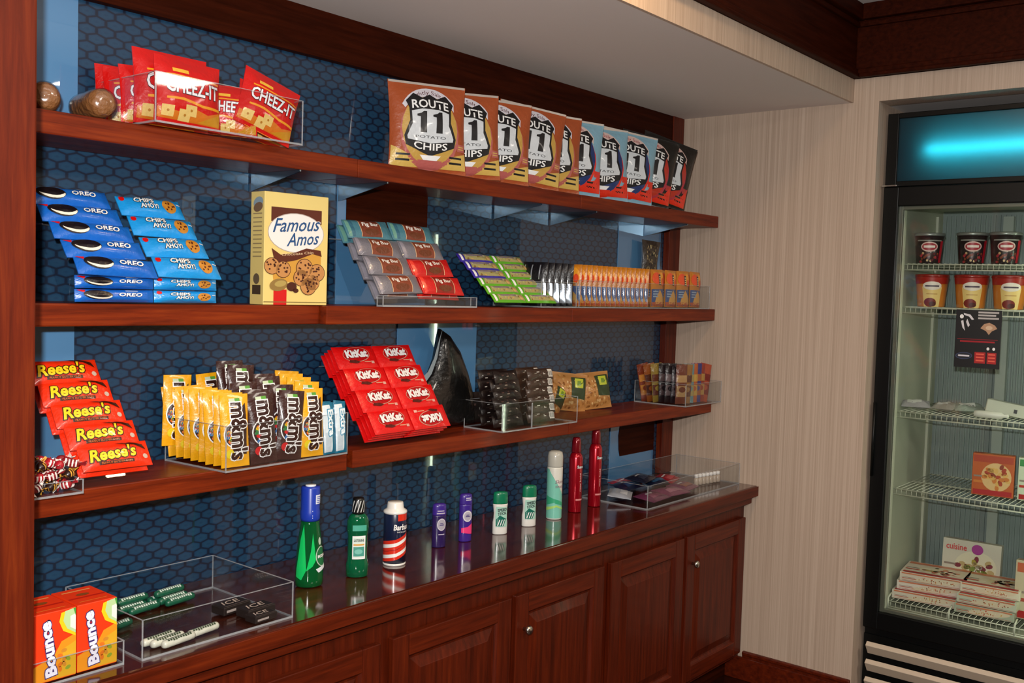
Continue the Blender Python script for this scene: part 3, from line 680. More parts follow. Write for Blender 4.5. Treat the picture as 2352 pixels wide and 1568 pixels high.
for x, y, z, rl, lb in ((1.395, 2.240, .036, 2, 'yellow candy pouch pushed up above the left file at the back'), (1.512, 2.250, .036, -4, 'yellow candy pouch peeking over the brown ones at the back')):
    inst(my, TR(x, y, mz+z, R(-3), R(-2), R(rl)), lb)
def gumpack():
    mb = MB(); W, H = .040, .138; a = pillow(W, H, .018, foil('#0f6a8a'), mb, .04, 8, 16, 0, seed=71, wr=.04, power=.3)
    a.rect(-.018, .004, .006, .132, foil('#d8e4ea'), 1); a.rect(-.014, .010, .002, .06, foil('#b8c8d2'), 2)
    a.text('Extra', .004, .085, .070, .018, foil('#e8f4fa'), 4, rot=-math.pi/2, bold=.04, out=foil('#2a8ab0'), outw=.07)
    return mb.build('gum_pack')
gp_ = tag(gumpack(), None, 'gum pack', 'teal gum packs in the large tray')
for k, (x, y, rl) in enumerate(((1.738, 2.052, -3), (1.778, 2.052, -2), (1.742, 2.080, 2), (1.780, 2.082, 8))): inst(gp_, TR(x, y, mz, R(-3), R(-3), R(rl)), 'teal and white gum pack at the right of the tray, %s' % ('front left', 'front right', 'back left', 'back right, bent over')[k])

# ---- red wafer bars
def kit():
    mb = MB(); W, H = .155, .072; a = pillow(W, H, .017, foil('#e00f10'), mb, .04, 16, 8, 0, seed=81, wr=.025, power=.25)
    a.ell(.0, .042, .052, .024, foil('#c8a890'), 1, .06); a.ell(-.001, .042, .050, .0225, foil('#b80c10'), 2, .06)
    a.text('KitKat', -.001, .044, .084, .026, WHT, 5, rot=.03, bold=.06, out=foil('#7a0a10'), outw=.03)
    a.poly([(-.038, .017), (-.010, .013), (.005, .017), (-.012, .023), (-.034, .024)], foil('#5a1a10'), 3); a.rect(.048, .012, .060, .020, foil('#e8b0a0'), 3); a.rect(.02, .016, .046, .019, foil('#e0a080'), 3)
    return mb.build('wafer_bar')
kb = tag(kit(), None, 'candy bar', 'red wafer bars on their rack')
KL = R(32); KX, KY = 1.985, 2.058
rackplate('clear rack holding the red wafer bars on the lowest shelf', 1.905, 2.075, S3+.002, R(1), KL, .32, .30, .075)
for L_ in (3, 2, 1, 0):
    for c in range(2):
        for k in range(4):
            lb = 'red wafer bar in the %s column, %s row%s' % (('left', 'right')[c], RW[k] if k < 3 else 'top', {0: ', facing out', 1: ', just under the facing one', 2: ', third layer down', 3: ', deepest layer'}[L_])
            if L_ == 0 and c == 1 and k == 0: lb = 'red wafer bar with upside down lettering at the bottom right'
            inst(kb, onrack(KX+c*.157-.013*k, KY, S3+.040, R(1), KL, 0, k*.0700, -L_*.0165, flip=.072 if (L_ == 0 and c == 1 and k == 0) else 0), lb)

# ---- black shape added for a dark reflection, dark bars and nuts on the lowest shelf
mb = MB(); P = [(.0, .0), (.27, .0), (.262, .10), (.240, .17), (.205, .245), (.158, .300), (.120, .320), (.110, .290), (.095, .225), (.070, .175), (.035, .140), (.0, .118)]
cx, cz = .14, .10; rings = []
for s_, dep in ((1, .0), (.97, .010), (.85, .020), (.6, .028), (.3, .032)): rings.append([(cx+(x-cx)*s_, -dep, cz+(z-cz)*s_) for x, z in P])
n = len(P); vs = [q for r in rings for q in r]; fs = [(k*n+j, k*n+(j+1) % n, (k+1)*n+(j+1) % n, (k+1)*n+j) for k in range(4) for j in range(n)]; fs.append(tuple(4*n+j for j in range(n)))
b0 = len(vs); vs += [(x, .012, z) for x, z in P]; fs += [(j, b0+j, b0+(j+1) % n, (j+1) % n) for j in range(n)]; fs.append(tuple(b0+j for j in range(n))[::-1])
BF = mat('#0d0d0d', .3, 0, .5, .7, 25); mb.add(vs, fs, BF, True)
bp = mb.build('dark_reflection'); tag(bp, 'pointed black shape modelling a dark reflection in the pale blue panel', 'reflection'); bp.matrix_world = TR(2.235, 2.235, S3+.0065, R(-4), R(-3))
g = MB(); g.add([(0, -.0125, .118), (.035, -.0125, .140), (.070, -.0125, .175), (.095, -.0125, .225), (.110, -.0125, .290), (.120, -.0125, .320), (.105, -.0118, .285), (.082, -.0118, .225), (.055, -.0118, .182), (.02, -.0118, .158)], [(0, 1, 8, 9), (1, 2, 7, 8), (2, 3, 6, 7), (3, 4, 5, 6)], foil('#8d9aa0')); e_ = g.build('reflection_edge', bp)
tray('display_tray', 'clear divided tray of dark candy bars on the lowest shelf', 'tray', 2.438, 2.034, S3, 2.846, 2.200, .092, div=(.150,))
def darkbar(base, lab, seed):
    mb = MB(); W, H = .135, .040; a = pillow(W, H, .020, foil(base), mb, .05, 14, 6, 0, seed=seed, wr=.12, power=.4); rd = random.Random(seed)
    for k in range(9): u = rd.uniform(-.055, .05); v = rd.uniform(.006, .03); a.rect(u, v, u+rd.uniform(.004, .014), v+.0025, foil(rd.choice(['#d8d4cc', '#8a8478', '#5a4038'])), 1)
    if lab: a.rect(.034, .008, .062, .034, card('#e6e2da'), 2); [a.rect(.037+q*.005, .012, .039+q*.005, .028, INK, 3) for q in range(5)]
    return mb.build('candy_bar')
d1 = tag(darkbar('#1a1110', 0, 91), None, 'candy bar', 'dark bars piled in the divided tray'); d2 = tag(darkbar('#3c2a20', 1, 92), None, 'candy bar', 'brown bars with white price stickers')
for L_ in range(6):
    for c in range(2):
        inst(d1, TR(2.508+.008*(L_ % 2), 2.066+c*.055+.004*L_, S3+.012+L_*.0285, R((L_*53+c*31) % 14-7), R(-18)), 'dark candy bar in the left compartment, %s layer, %s' % (ORD[L_], ('front', 'back')[c]))
    for c in range(2):
        inst(d2, TR(2.684+.004*(L_ % 3), 2.066+c*.055+.003*L_, S3+.012+L_*.0285, R((L_*37+c*17) % 12-6), R(-18)), 'brown candy bar with a white sticker in the right compartment, %s layer, %s' % (ORD[L_], ('front', 'back')[c]))
for k in range(4):
    inst(d1, TR(2.560+.055*k, 2.235, S3+.012+.030*k if k < 0 else S3+.004, R(k*9-12), R(-6)) @ Matrix.Scale(2.6, 4, (0, 0, 1)), 'tall dark bar wrapper behind the divided tray, %s from the left' % ORD[k])
def nuts(seed, W, H):
    r = bpy.data.objects.new('nut_bag', None); COL.objects.link(r); mb = MB(); rd = random.Random(seed)
    a = pillow(W, H, .055, foil('#b98248'), mb, .06, 14, 16, .04, seed=seed, wr=.08)
    for k in range(90): a.ell(rd.uniform(-.42, .42)*W, rd.uniform(.06, .92)*H, .0055, .004, foil(rd.choice(['#c79a5e', '#a06a34', '#d8b27a', '#8a5626'])), 1+k % 3, rd.uniform(0, 3), 7)
    mb.build('nuts', r); l = MB(); b = Art(l, a.surf, .02)
    b.poly([(.0, H*.36), (W*.42, H*.32), (W*.42, H*.90), (.0, H*.88)], card('#2c3b1e'), 5); b.rect(W*.10, H*.62, W*.34, H*.86, card('#b8c234'), 6); b.rect(W*.17, H*.68, W*.27, H*.80, card('#6a8a20'), 7)
    l.build('label', r); tag(r, None, 'snack bag', 'clear bags of nuts'); return r
n1 = nuts(101, .150, .145)
inst(n1, TR(3.225, 2.215, S3+.003, R(-22), R(-10), R(-4)), 'clear bag of nuts with a green label, standing clear of the tray')
inst(n1, TR(3.075, 2.245, S3+.003, R(-30), R(-8), R(6)), 'clear bag of nuts behind the brown bars, partly hidden')
inst(n1, TR(2.955, 2.262, S3+.003, R(-10), R(-4), R(30)) @ Matrix.Scale(.9, 4), 'clear bag of nuts slumped over, third from the shelf end')
tray('display_tray', 'small clear tray of colourful snack bars at the right end of the lowest shelf', 'tray', 3.595, 2.026, S3, 3.900, 2.272, .092)
BC = [('#7c3014', '#b87830'), ('#8c4a1a', '#4a2214'), ('#8c7430', '#5c2c18'), ('#1e1418', '#4a3a3c'), ('#231a1c', '#6a5a5c'), ('#1a1218', '#54484c'), ('#6a3828', '#a88458'), ('#8a6030', '#54281c'), ('#5c8088', '#9a8850'), ('#a85424', '#b89040'), ('#303070', '#94502c'), ('#8a3020', '#a88040'), ('#a04428', '#701c16')]
for k, (c1, c2) in enumerate(BC):
    mb = MB(); a = pillow(.052, .165, .018, foil(c1), mb, .05, 6, 14, 0, seed=110+k, wr=.1, power=.3, back=foil(c1)); a.rect(-.024, .03, .024, .075, foil(c2), 1); a.rect(-.024, .09, .024, .12, foil(c2), 1); a.ell(0, .06, .016, .012, foil(c1), 2)
    o = tag(mb.build('snack_bar'), '%s snack bar standing in the small right tray, %s from the left' % (['rust', 'orange', 'gold', 'black', 'black', 'black', 'brown', 'tan', 'teal', 'bright orange', 'purple', 'red', 'scarlet'][k], ORD[k]), 'snack bar', 'snack bars in the small right tray')
    o.matrix_world = TR(3.636+.003*k if k < 6 else 3.640+.030*(k-6), 2.235-.026*k if k < 6 else 2.075, S3+.0065, R(-30), R([6, 5, 3, 0, 0, 1, 0, 2, -2, 0, -2, -4, -10][k]), R([-14, -12, -8, -2, 0, 1, 0, 2, 1, 0, 2, 3, 12][k]))

# ================================================================== counter
def thingbuild(name, cat, parts):
    r = bpy.data.objects.new(name, None); COL.objects.link(r); r['category'] = cat
    for nm, mb in parts: mb.build(nm, r)
    return r
def cyl(r0, sx=1, sy=1): return lambda u, v, e: ((r0*sx+e)*math.sin(u/r0), -(r0*sy+e)*math.cos(u/r0), v)
def place(o, lb, x, y, rz=0, z=CT, grp=None): o.matrix_world = TR(x, y, z+.0008, rz); o['label'] = lb; (grp and o.__setitem__('group', grp)); return o
FACE = R(-30)
def liquid(h, h2):
    m, nt, b = nodes('liquid'); b.inputs['Base Color'].default_value = lin(h); b.inputs['Roughness'].default_value = .08; b.inputs['Coat Weight'].default_value = .6; b.inputs['Transmission Weight'].default_value = .35; b.inputs['IOR'].default_value = 1.35
    return m
GRN = liquid('#07602e', 0); GRN2 = liquid('#0c6a42', 0)
# big green mouthwash, blue sleeve cap
b1 = MB(); b1.lathe([(.030, 0), (.036, .004), (.037, .02), (.0365, .05), (.034, .09), (.030, .13), (.025, .165), (.023, .185)], GRN, 36, 1.0, .78)
lt = mat('#14c060', .15, 0, .6); a = Art(b1, lambda u, v, e: ((lambda R_: ((R_+e)*math.sin(u/.036), -(R_*.78+e)*math.cos(u/.036), v))(.0372 if v < .05 else .0372-(v-.05)*.095)), .006)
a.poly([(-.044, .03), (-.025, .022), (-.015, .042), (-.012, .05), (-.02, .13), (-.026, .168), (-.036, .13)], lt, 1); a.poly([(-.012, .046), (.004, .058), (.014, .075), (.006, .145), (.0, .10)], lt, 1)
l1 = MB(); a = Art(l1, lambda u, v, e: ((lambda R_: ((R_+.0006+e)*math.sin(u/.036), -(R_*.78+.0006+e)*math.cos(u/.036), v))(.0372 if v < .05 else .0372-(v-.05)*.095)), .006)
a.ell(.034, .082, .021, .027, card('#b9c4b4'), 1, 0, 24); a.ell(.034, .082, .0185, .0245, card('#17683a'), 2, 0, 24); a.text('scope', .034, .082, .032, .011, WHT, 4, bold=.03, rot=.1); a.ell(.030, .122, .006, .010, card('#b9c4b4'), 1); a.poly([(.012, .050), (.05, .062), (.05, .052), (.02, .040)], card('#d8dce0'), 2)
c1 = MB(); c1.lathe([(.0245, .176), (.0258, .182), (.0262, .20), (.0246, .205), (.0250, .262), (.0235, .266), (0, .266)], mat('#1c3aa8', .3, 0, .3), 32)
c1.lathe([(0, .266), (.014, .2665), (.014, .270), (0, .270)], mat('#dfe6ea', .3), 20)
a = Art(c1, lambda u, v, e: ((.0252+e)*math.sin(u/.025), -(.0252+e)*math.cos(u/.025), v), .004); a.rect(.010, .222, .028, .246, card('#dfe3ee'), 1)
for q in range(4): a.rect(.012, .225+q*.005, .026, .2268+q*.005, card('#1c3aa8'), 2)
for q in range(4): a.ell(.002, .186+q*.006, .0008, .0014, WHT, 1, 0, 8)
place(thingbuild('mouthwash_bottle', 'bottle', [('bottle_body', b1), ('label', l1), ('cap', c1)]), 'tall green mouthwash bottle with a blue cap', 1.680, 2.055, FACE)
# smaller green mouthwash, dark cap
b1 = MB(); b1.lathe([(.026, 0), (.0305, .003), (.031, .035), (.0285, .044), (.027, .05), (.027, .115), (.0285, .122), (.030, .130), (.0295, .155), (.024, .168), (.015, .176), (.013, .182)], GRN2, 36, 1.0, .72)
l1 = MB(); a = Art(l1, lambda u, v, e: (u*.93, -(.0275*.72+.0012+e)*math.cos(u/.034), v), .006)
a.rect(-.018, .052, .020, .116, WHT, 1); a.rect(-.015, .056, .017, .112, card('#d8e8dc'), 2); a.text('LISTERINE', .001, .104, .030, .007, INK, 4, bold=.02); a.rect(-.015, .090, .017, .094, card('#d89a3c'), 3); a.rect(-.015, .060, .017, .086, card('#4a9a8a'), 3); a.ell(.0, .073, .012, .007, card('#7ac0b0'), 4)
a = Art(l1, lambda u, v, e: (u*.95, -(.0305*.72+.0008+e)*math.cos(u/.038), v), .006); a.rect(-.018, .130, .022, .146, card('#4aa890'), 1)
c1 = MB(); c1.lathe([(.0165, .174), (.0168, .178), (.0160, .214), (.014, .218), (0, .218)], BLACK, 28)
a = Art(c1, lambda u, v, e: ((.0166+e)*math.sin(u/.0166), -(.0166+e)*math.cos(u/.0166), v), .003)
for q in range(6): a.poly([(-.024+q*.009, .180), (-.021+q*.009, .180), (-.012+q*.009, .212), (-.015+q*.009, .212)], mat('#c8c8c4', .25), 1)
place(thingbuild('mouthwash_bottle', 'bottle', [('bottle_body', b1), ('label', l1), ('cap', c1)]), 'small green mouthwash bottle with a black and silver cap', 1.828, 2.032, R(-34))
# shaving cream can with red and white stripes
b1 = MB(); b1.lathe([(.0315, 0), (.0325, .003)], mat('#e8e8e6', .3, .3), 36); b1.lathe([(.0325, .003), (.0325, .150), (.031, .153)], plastic('#151f3c'), 36)
a = Art(b1, cyl(.0325), .006); rd_, wt_ = plastic('#d8301c'), plastic('#f0eeea')
for k in range(2):
    z0 = .008+k*.030
    for q, (m_, t_) in enumerate(((rd_, .009), (wt_, .010), (rd_, .010))):
        zz = z0+sum((.009, .010, .010)[:q]); a.poly([(-.052, zz), (.0, zz+.010), (.052, zz+.032), (.052, zz+.032+t_), (.0, zz+.010+t_), (-.052, zz+t_)], m_, 1)
a.rect(.004, .130, .052, .150, rd_, 1); a.text('Barbasol', .022, .112, .060, .017, wt_, 3, shear=.15, bold=.03); a.text('THICK & RICH', .018, .098, .034, .004, wt_, 3)
for k in (-1, 1): pass
c1 = MB(); c1.lathe([(.0325, .148), (.0345, .151), (.0335, .156), (.026, .161), (.0245, .164), (.0225, .178), (.0215, .180), (0, .180)], plastic('#e9e6df'), 36); b1.lathe([(.0325, -.0005), (.0335, .002), (.0325, .006)], plastic('#e9e6df'), 36)
place(thingbuild('shaving_cream_can', 'can', [('can_body', b1), ('cap', c1)]), 'shaving cream can with red and white slanted stripes', 1.988, 2.052, R(-36))
# stick deodorants
def stick(body, cap, w_, d_, h_, hc, art, neck=False):
    b = MB(); sy = d_/w_; r = w_/2
    prof = [(r*.94, 0), (r, .003), (r, h_*.28), (r*(.90 if neck else 1), h_*.38), (r*(.88 if neck else 1), h_*.5), (r, hc-.004), (r, hc)]
    b.lathe(prof, body, 32, 1, sy); c = MB(); c.lathe([(r*1.0, hc), (r*1.01, hc+.003), (r*.98, h_*.93), (r*.9, h_*.98), (r*.6, h_), (0, h_)], cap, 32, 1, sy)
    l = MB(); a = Art(l, lambda u, v, e: (u, -(r*sy*max(.1, 1-(u/r)**2)**.5+.0014+e), v), .006); art(a)
    return thingbuild('deodorant_stick', 'deodorant', [('container', b), ('cap', c), ('label', l)])
def a1(a): a.ell(.004, .072, .0145, .019, card('#c9c4cc'), 1, 0, 22); a.ell(.004, .072, .012, .016, card('#a9a4b0'), 2, 0, 22); a.rect(-.003, .070, .011, .0725, card('#3a2470'), 4); a.rect(-.001, .075, .009, .077, card('#3a2470'), 4); a.rect(-.012, .105, .014, .109, card('#b8b0c4'), 2); a.rect(-.010, .113, .012, .116, card('#b8b0c4'), 2); a.rect(-.006, .040, .014, .043, card('#b8b0c4'), 2)
def a2(a): a.ell(.003, .082, .0155, .018, card('#d8d4da'), 1, 0, 22); a.ell(.003, .082, .012, .014, card('#b0aab8'), 2, 0, 22); a.rect(-.004, .080, .010, .0825, card('#3a2470'), 4); a.rect(-.002, .085, .008, .087, card('#3a2470'), 4); a.poly([(-.016, .030), (.019, .024), (.019, .058), (.004, .048), (-.016, .044)], plastic('#e83a78'), 1); a.rect(-.004, .132, .014, .135, card('#c8c0d4'), 2); a.rect(-.004, .138, .012, .141, card('#c8c0d4'), 2)
def a3(a):
    a.poly([(-.018, .026), (.020, .026), (.020, .090), (-.018, .092), (-.020, .060)], plastic('#a8d4c4'), 1); a.poly([(-.018, .028), (.008, .028), (.016, .052), (-.006, .064), (-.018, .05)], plastic('#156a5a'), 2)
    for q in range(3): a.poly([(-.014+q*.008, .030), (-.011+q*.008, .030), (-.004+q*.008, .050), (-.007+q*.008, .050)], WHT, 3)
    a.text('SPEED', .002, .082, .032, .010, INK, 4, bold=.03, rot=.12); a.text('STICK', .002, .070, .030, .009, INK, 4, bold=.03, rot=.12)
PUR, PU2 = plastic('#3c2486'), plastic('#2a1a52')
place(stick(PU2, PUR, .044, .026, .136, .100, a1), 'shorter dark purple deodorant stick', 2.213, 2.090, R(-30), grp='purple deodorant sticks')
place(stick(PUR, PUR, .042, .026, .152, .118, a2), 'taller purple deodorant stick with a pink patch', 2.325, 2.082, R(-30), grp='purple deodorant sticks')
GC = plastic('#0a7350'); WB = plastic('#e4e2dc')
s1_ = stick(WB, GC, .050, .028, .140, .100, a3, True); place(s1_, 'white and green deodorant stick, the left of the two', 2.477, 2.066, R(-32), grp='white deodorant sticks with green caps')
s2_ = dup(s1_); place(s2_, 'white and green deodorant stick, the right of the two', 2.632, 2.068, R(-32), grp='white deodorant sticks with green caps')
# shaving gel can
b1 = MB(); b1.lathe([(.0265, 0), (.0275, .003), (.0275, .180), (.0268, .184)], plastic('#dcdcd2'), 36); a = Art(b1, cyl(.0275), .006)
a.poly([(-.043, .005), (.043, .005), (.043, .06), (.01, .075), (-.02, .12), (-.03, .178), (-.043, .178)], plastic('#7cc8b4'), 1); a.poly([(-.04, .05), (-.01, .06), (.02, .05), (.043, .04), (.043, .05), (.01, .068), (-.04, .085)], plastic('#3aa87c'), 2); a.poly([(-.04, .03), (.0, .045), (.043, .028), (.043, .034), (.0, .052), (-.04, .042)], plastic('#a8d870'), 3)
a.text('Skin', .008, .135, .030, .012, card('#8a5a70'), 4, shear=.3); a.text('timate', .010, .118, .030, .010, card('#8a5a70'), 4, shear=.3)
c1 = MB(); c1.lathe([(.0270, .184), (.0275, .188), (.0272, .222), (.024, .236), (.015, .240), (0, .241)], mat('#b9b8ae', .25, 0, .4), 36)
place(thingbuild('shaving_gel_can', 'can', [('can_body', b1), ('cap', c1)]), 'white and aqua shaving gel can with a rounded grey cap', 2.786, 2.078, R(-36))
# red hair spray cans
REDM = mat('#b00820', .22, .55, .5)
def spray(h_, nm):
    b = MB(); b.lathe([(.0235, 0), (.0245, .003), (.0245, h_-.075), (.021, h_-.064), (.0165, h_-.056)], REDM, 32); a = Art(b, cyl(.0245), .005)
    a.text(nm, .012, h_-.105, .026, .011, plastic('#e8e8ea'), 3, bold=.03, out=INK, outw=.05); a.text('max hold', .012, .110, .065, .006, plastic('#e8c8c8'), 3, rot=math.pi/2); a.rect(-.004, .044, .030, .050, plastic('#d88a8a'), 1)
    c = MB(); c.lathe([(.0168, h_-.056), (.0175, h_-.052), (.0165, h_-.018), (.0145, h_-.004), (.010, h_), (0, h_)], mat('#7c0818', .2, .3, .6), 28)
    return thingbuild('hair_spray_can', 'can', [('can_body', b), ('cap', c)])
place(spray(.272, 'Suave'), 'shorter metallic red hair spray can', 2.930, 2.092, R(-38), grp='red hair spray cans')
place(spray(.290, 'Suave'), 'taller metallic red hair spray can beside the clear case', 3.063, 2.098, R(-38), grp='red hair spray cans')

# ---- fabric softener sheet boxes in a clear holder
tray('display_tray', 'clear holder around the two orange dryer sheet boxes', 'tray', .876, 1.893, CT, 1.064, 2.022, .050)
def bounce():
    mb = MB(); W, D, H = .084, .112, .138; mb.box((0, 0, 0), (W, D, H), card('#e8380e'), .0015); a = Art(mb, flat((0, 0, 0), (1, 0, 0), (0, 0, 1), (0, -1, 0)))
    a.poly([(.0, .002), (W, .002), (W, .085), (.055, .075), (.04, .05), (.0, .035)], card('#e8901c'), 1); a.poly([(.045, .004), (W, .004), (W, .07), (.06, .06)], card('#d8a424'), 2)
    a.poly([(W-.003, .137), (W-.030, .132), (W-.034, .115), (W-.026, .095), (W-.001, .080)], card('#e8c81c'), 2); a.poly([(W-.001, .137), (W-.022, .134), (W-.026, .115), (W-.018, .098), (W-.001, .086)], card('#b8d49a'), 3); a.poly([(W-.001, .125), (W-.012, .122), (W-.012, .100), (W-.001, .092)], card('#e6e4dc'), 4); a.poly([(W-.006, .137), (W-.001, .137), (W-.001, .120)], card('#4a9a3a'), 5)
    for k in range(8): a.ell(.052+.008*(k % 3), .020+.009*(k % 5), .004, .006, card(['#d8701c', '#c8842a', '#8a9a2c'][k % 3]), 3, .4*k, 9)
    a.text('Bounce', .028, .066, .112, .024, card('#e6e2f0'), 7, rot=R(97), bold=.05, out=card('#3a2a6a'), outw=.05)
    t_ = Art(mb, flat((0, 0, H), (1, 0, 0), (0, 1, 0), (0, 0, 1))); t_.rect(.004, .040, W-.004, .047, card('#c01c0a'), 1); t_.ell(.042, .062, .014, .008, card('#8a4a1c'), 2); t_.rect(.012, .088, .072, .094, card('#e89a5a'), 1); t_.rect(.012, .014, .070, .018, card('#e8702a'), 1)
    return mb.build('dryer_sheet_box')
bo = tag(bounce(), None, 'box', 'orange dryer sheet boxes')
inst(bo, TR(.882, 1.900, CT+.0055, 0), 'orange dryer sheet box beside the left post'); inst(bo, TR(.970, 1.902, CT+.0055, 0), 'orange dryer sheet box beside the clear gum tray')

# ---- left clear tray with gum
tray('display_tray', 'low clear tray of gum packs on the counter', 'tray', 1.100, 1.882, CT, 1.490, 2.212, .086)
def rollp(base, art_, seed, L=.085):
    mb = MB(); T = Matrix.Rotation(R(90), 4, 'Y'); mb.lathe([(0, -L/2), (.006, -L/2), (.0085, -L/2+.004), (.009, -L/2+.006), (.009, L/2-.006), (.0085, L/2-.004), (.006, L/2), (0, L/2)], foil(base), 14, T=T)
    a = Art(mb, lambda u, v, e: (u, -(.0092+e)*math.cos(v/.0092+.9), (.0092+e)*math.sin(v/.0092+.9)), .006); rd = random.Random(seed)
    for k in range(10): u = -L/2+.010+k*.0065; a.rect(u, -.003+rd.uniform(0, .002), u+.0045, .003, foil(art_), 2)
    a.rect(-L/2+.008, .005, L/2-.008, .007, foil(art_), 1)
    return mb.build('gum_roll')
gr_ = tag(rollp('#14543c', '#c8d8cc', 1), None, 'gum roll', 'green mint rolls'); wr_ = tag(rollp('#d8d6c4', '#3a4a34', 2), None, 'gum roll', 'white mint rolls')
for k, (x, y, z, rz) in enumerate([(1.240, 2.175, 0, 14), (1.250, 2.198, 0, 14), (1.262, 2.152, 0, 14), (1.246, 2.180, 1, 12), (1.335, 2.195, 0, 14), (1.350, 2.172, 0, 14), (1.356, 2.150, 0, 14), (1.345, 2.180, 1, 14)]):
    inst(gr_, TR(x, y, CT+.0145+.017*z, R(rz-6)), 'green mint roll in the back of the gum tray, %s of eight from the left' % ORD[k])
inst(gr_, TR(1.152, 2.080, CT+.0145, R(14)), 'green mint roll alone at the left of the gum tray')
for k, (x, y, z, rz) in enumerate([(1.175, 1.945, 0, 8), (1.185, 1.925, 0, 8), (1.200, 1.906, 0, 8), (1.272, 1.922, 0, 8)]):
    inst(wr_, TR(x, y, CT+.0145, R(rz)), 'white mint roll at the front of the gum tray, %s' % ('furthest back', 'second from the back', 'nearest the corner', 'to the right, plain wrapped')[k])
def ice():
    mb = MB(); mb.box((0, 0, 0), (.082, .046, .020), card('#241c1a'), .002); a = Art(mb, flat((0, 0, .020), (1, 0, 0), (0, 1, 0), (0, 0, 1))); a.text('ICE', .040, .025, .056, .022, card('#cbb8ac'), 3, shear=.3, bold=.01)
    a.rect(.004, .003, .078, .006, card('#6a5a54'), 1); b = Art(mb, flat((0, 0, 0), (1, 0, 0), (0, 0, 1), (0, -1, 0))); b.rect(.008, .006, .05, .012, card('#a89a94'), 1); return mb.build('gum_box')
ib = tag(ice(), None, 'gum box', 'black gum boxes')
inst(ib, TR(1.372, 1.988, CT+.0055, R(6)), 'black gum box lettered ICE, the one further back'); inst(ib, TR(1.398, 1.928, CT+.0055, R(4)), 'black gum box lettered ICE, the one nearer the front edge')
inst(ib, TR(1.390, 1.890, CT+.0055, R(4)) @ Matrix.Scale(.8, 4), 'black gum box at the very front edge of the gum tray')

# ---- right clear case
tray('display_case', 'low clear case of small sewing and travel kits at the counter end', 'case', 3.150, 1.918, CT, 3.890, 2.226, .088)
def kitp(c1_, c2_, seed, W=.14, D=.09):
    mb = MB(); a = pillow(W, D, .022, foil(c1_), mb, .05, 12, 8, 0, seed=seed, wr=.12, power=.4); a.rect(-W*.3, D*.2, W*.3, D*.5, foil(c2_), 1); a.rect(-W*.25, D*.6, W*.1, D*.68, foil('#c8c8cc'), 1); return mb.build('travel_kit')
for k, (c1_, c2_, x, y, z, rz, lb) in enumerate([('#141c38', '#23406a', 3.40, 2.150, 0, 5, 'dark blue travel kit at the back left of the case'), ('#101830', '#2a5a80', 3.55, 2.120, 0, -8, 'dark blue travel kit with a lighter panel in the middle of the case'), ('#161c30', '#30384c', 3.47, 2.130, 1, 12, 'black and blue travel kit on top of the two dark blue ones'),
        ('#6a3050', '#8a4a66', 3.28, 1.960, 0, 4, 'plum travel kit at the front left corner of the case'), ('#7a3a58', '#a06a7c', 3.42, 1.965, 0, -6, 'plum travel kit at the middle front of the case'), ('#74405a', '#94584a', 3.56, 1.985, 0, 8, 'mauve and tan travel kit right of the plum ones'), ('#b8bcc6', '#e4e6ec', 3.25, 2.080, 0, 30, 'shiny silver travel kit at the left end of the case'),
        ('#8e1626', '#b83040', 3.66, 2.120, 0, 15, 'red travel kit right of the dark blue ones'), ('#a81c2c', '#c84a50', 3.44, 2.185, 0, 3, 'red travel kit at the back of the case')]):
    o = tag(kitp(c1_, c2_, 130+k), lb, 'travel kit', 'travel kits in the case'); o.matrix_world = TR(x, y-.03, CT+.0185+.024*z, R(rz), R(-84))
mb = MB(); mb.lathe([(.010, 0), (.011, .002), (.011, .026), (.007, .031)], mat('#b8a898', .3, 0, .3), 16); mb2 = MB(); mb2.lathe([(.0075, .031), (.009, .032), (.009, .043), (.006, .046), (0, .046)], WHT, 16)
vb = thingbuild('travel_bottle', 'bottle', [('bottle_body', mb), ('cap', mb2)]); vb['group'] = 'tiny bottles with white caps'
for k in range(7): inst(vb, TR(3.700+.024*k, 2.020-.004*k, CT+.0055), 'tiny white capped bottle in the case row, %s from the left' % ORD[k])

# ================================================================== glass door freezer in its recess
FZ = thing('display_freezer', 'tall black glass door freezer set into the beige wall', 'freezer', (4.0, 1.0, 0))
def fpart(name, mb, parent=None):
    o = mb.build(name, parent or FZ)
    if parent is None: o.location = (-4.0, -1.0, 0)
    return o
BK = mat('#050606', .4, 0, .0, spec=.25); LINER = mat('#a8aa98', .5)
b = MB(); x0, x1, ya, yb = 4.02, 4.72, .602, 1.398
b.box((x0, ya, .02), (x1, ya+.03, 2.39), BK); b.box((x0, yb-.03, .02), (x1, yb, 2.39), BK); b.box((x0, ya+.03, 2.36), (x1, yb-.03, 2.39), BK); b.box((x0, ya+.03, .02), (x1, yb-.03, .05), BK)
b.box((x1-.02, ya+.03, .05), (x1, yb-.03, 2.36), BK); b.box((x0, ya+.03, .30), (x0+.04, yb-.03, .335), BK); b.box((x0, ya+.03, 2.075), (x1-.02, yb-.03, 2.10), BK); b.box((x0, ya+.03, .335), (x1-.02, yb-.03, .37), BK)
fpart('freezer_body', b)
b = MB(); li = [(4.045, .655, .37), (4.62, 1.345, 2.06)]
b.box((4.045, 1.345, .37), (4.62, 1.366, 2.07), LINER); b.box((4.045, .634, .37), (4.62, .655, 2.07), LINER); b.box((4.045, .655, .371), (4.62, 1.345, .385), LINER); b.box((4.045, .655, 2.05), (4.62, 1.345, 2.07), LINER)
b.box((4.60, .655, .385), (4.62, 1.345, 2.05), mat('#7f8a88', .5))
for k in range(34): b.box((4.592, .668+k*.020, .40), (4.60, .674+k*.020, 2.03), mat('#7f8a88', .5))
for yy in (1.338,): b.box((4.075, yy, .40), (4.095, yy+.0065, 2.02), mat('#c8c8b4', .4))
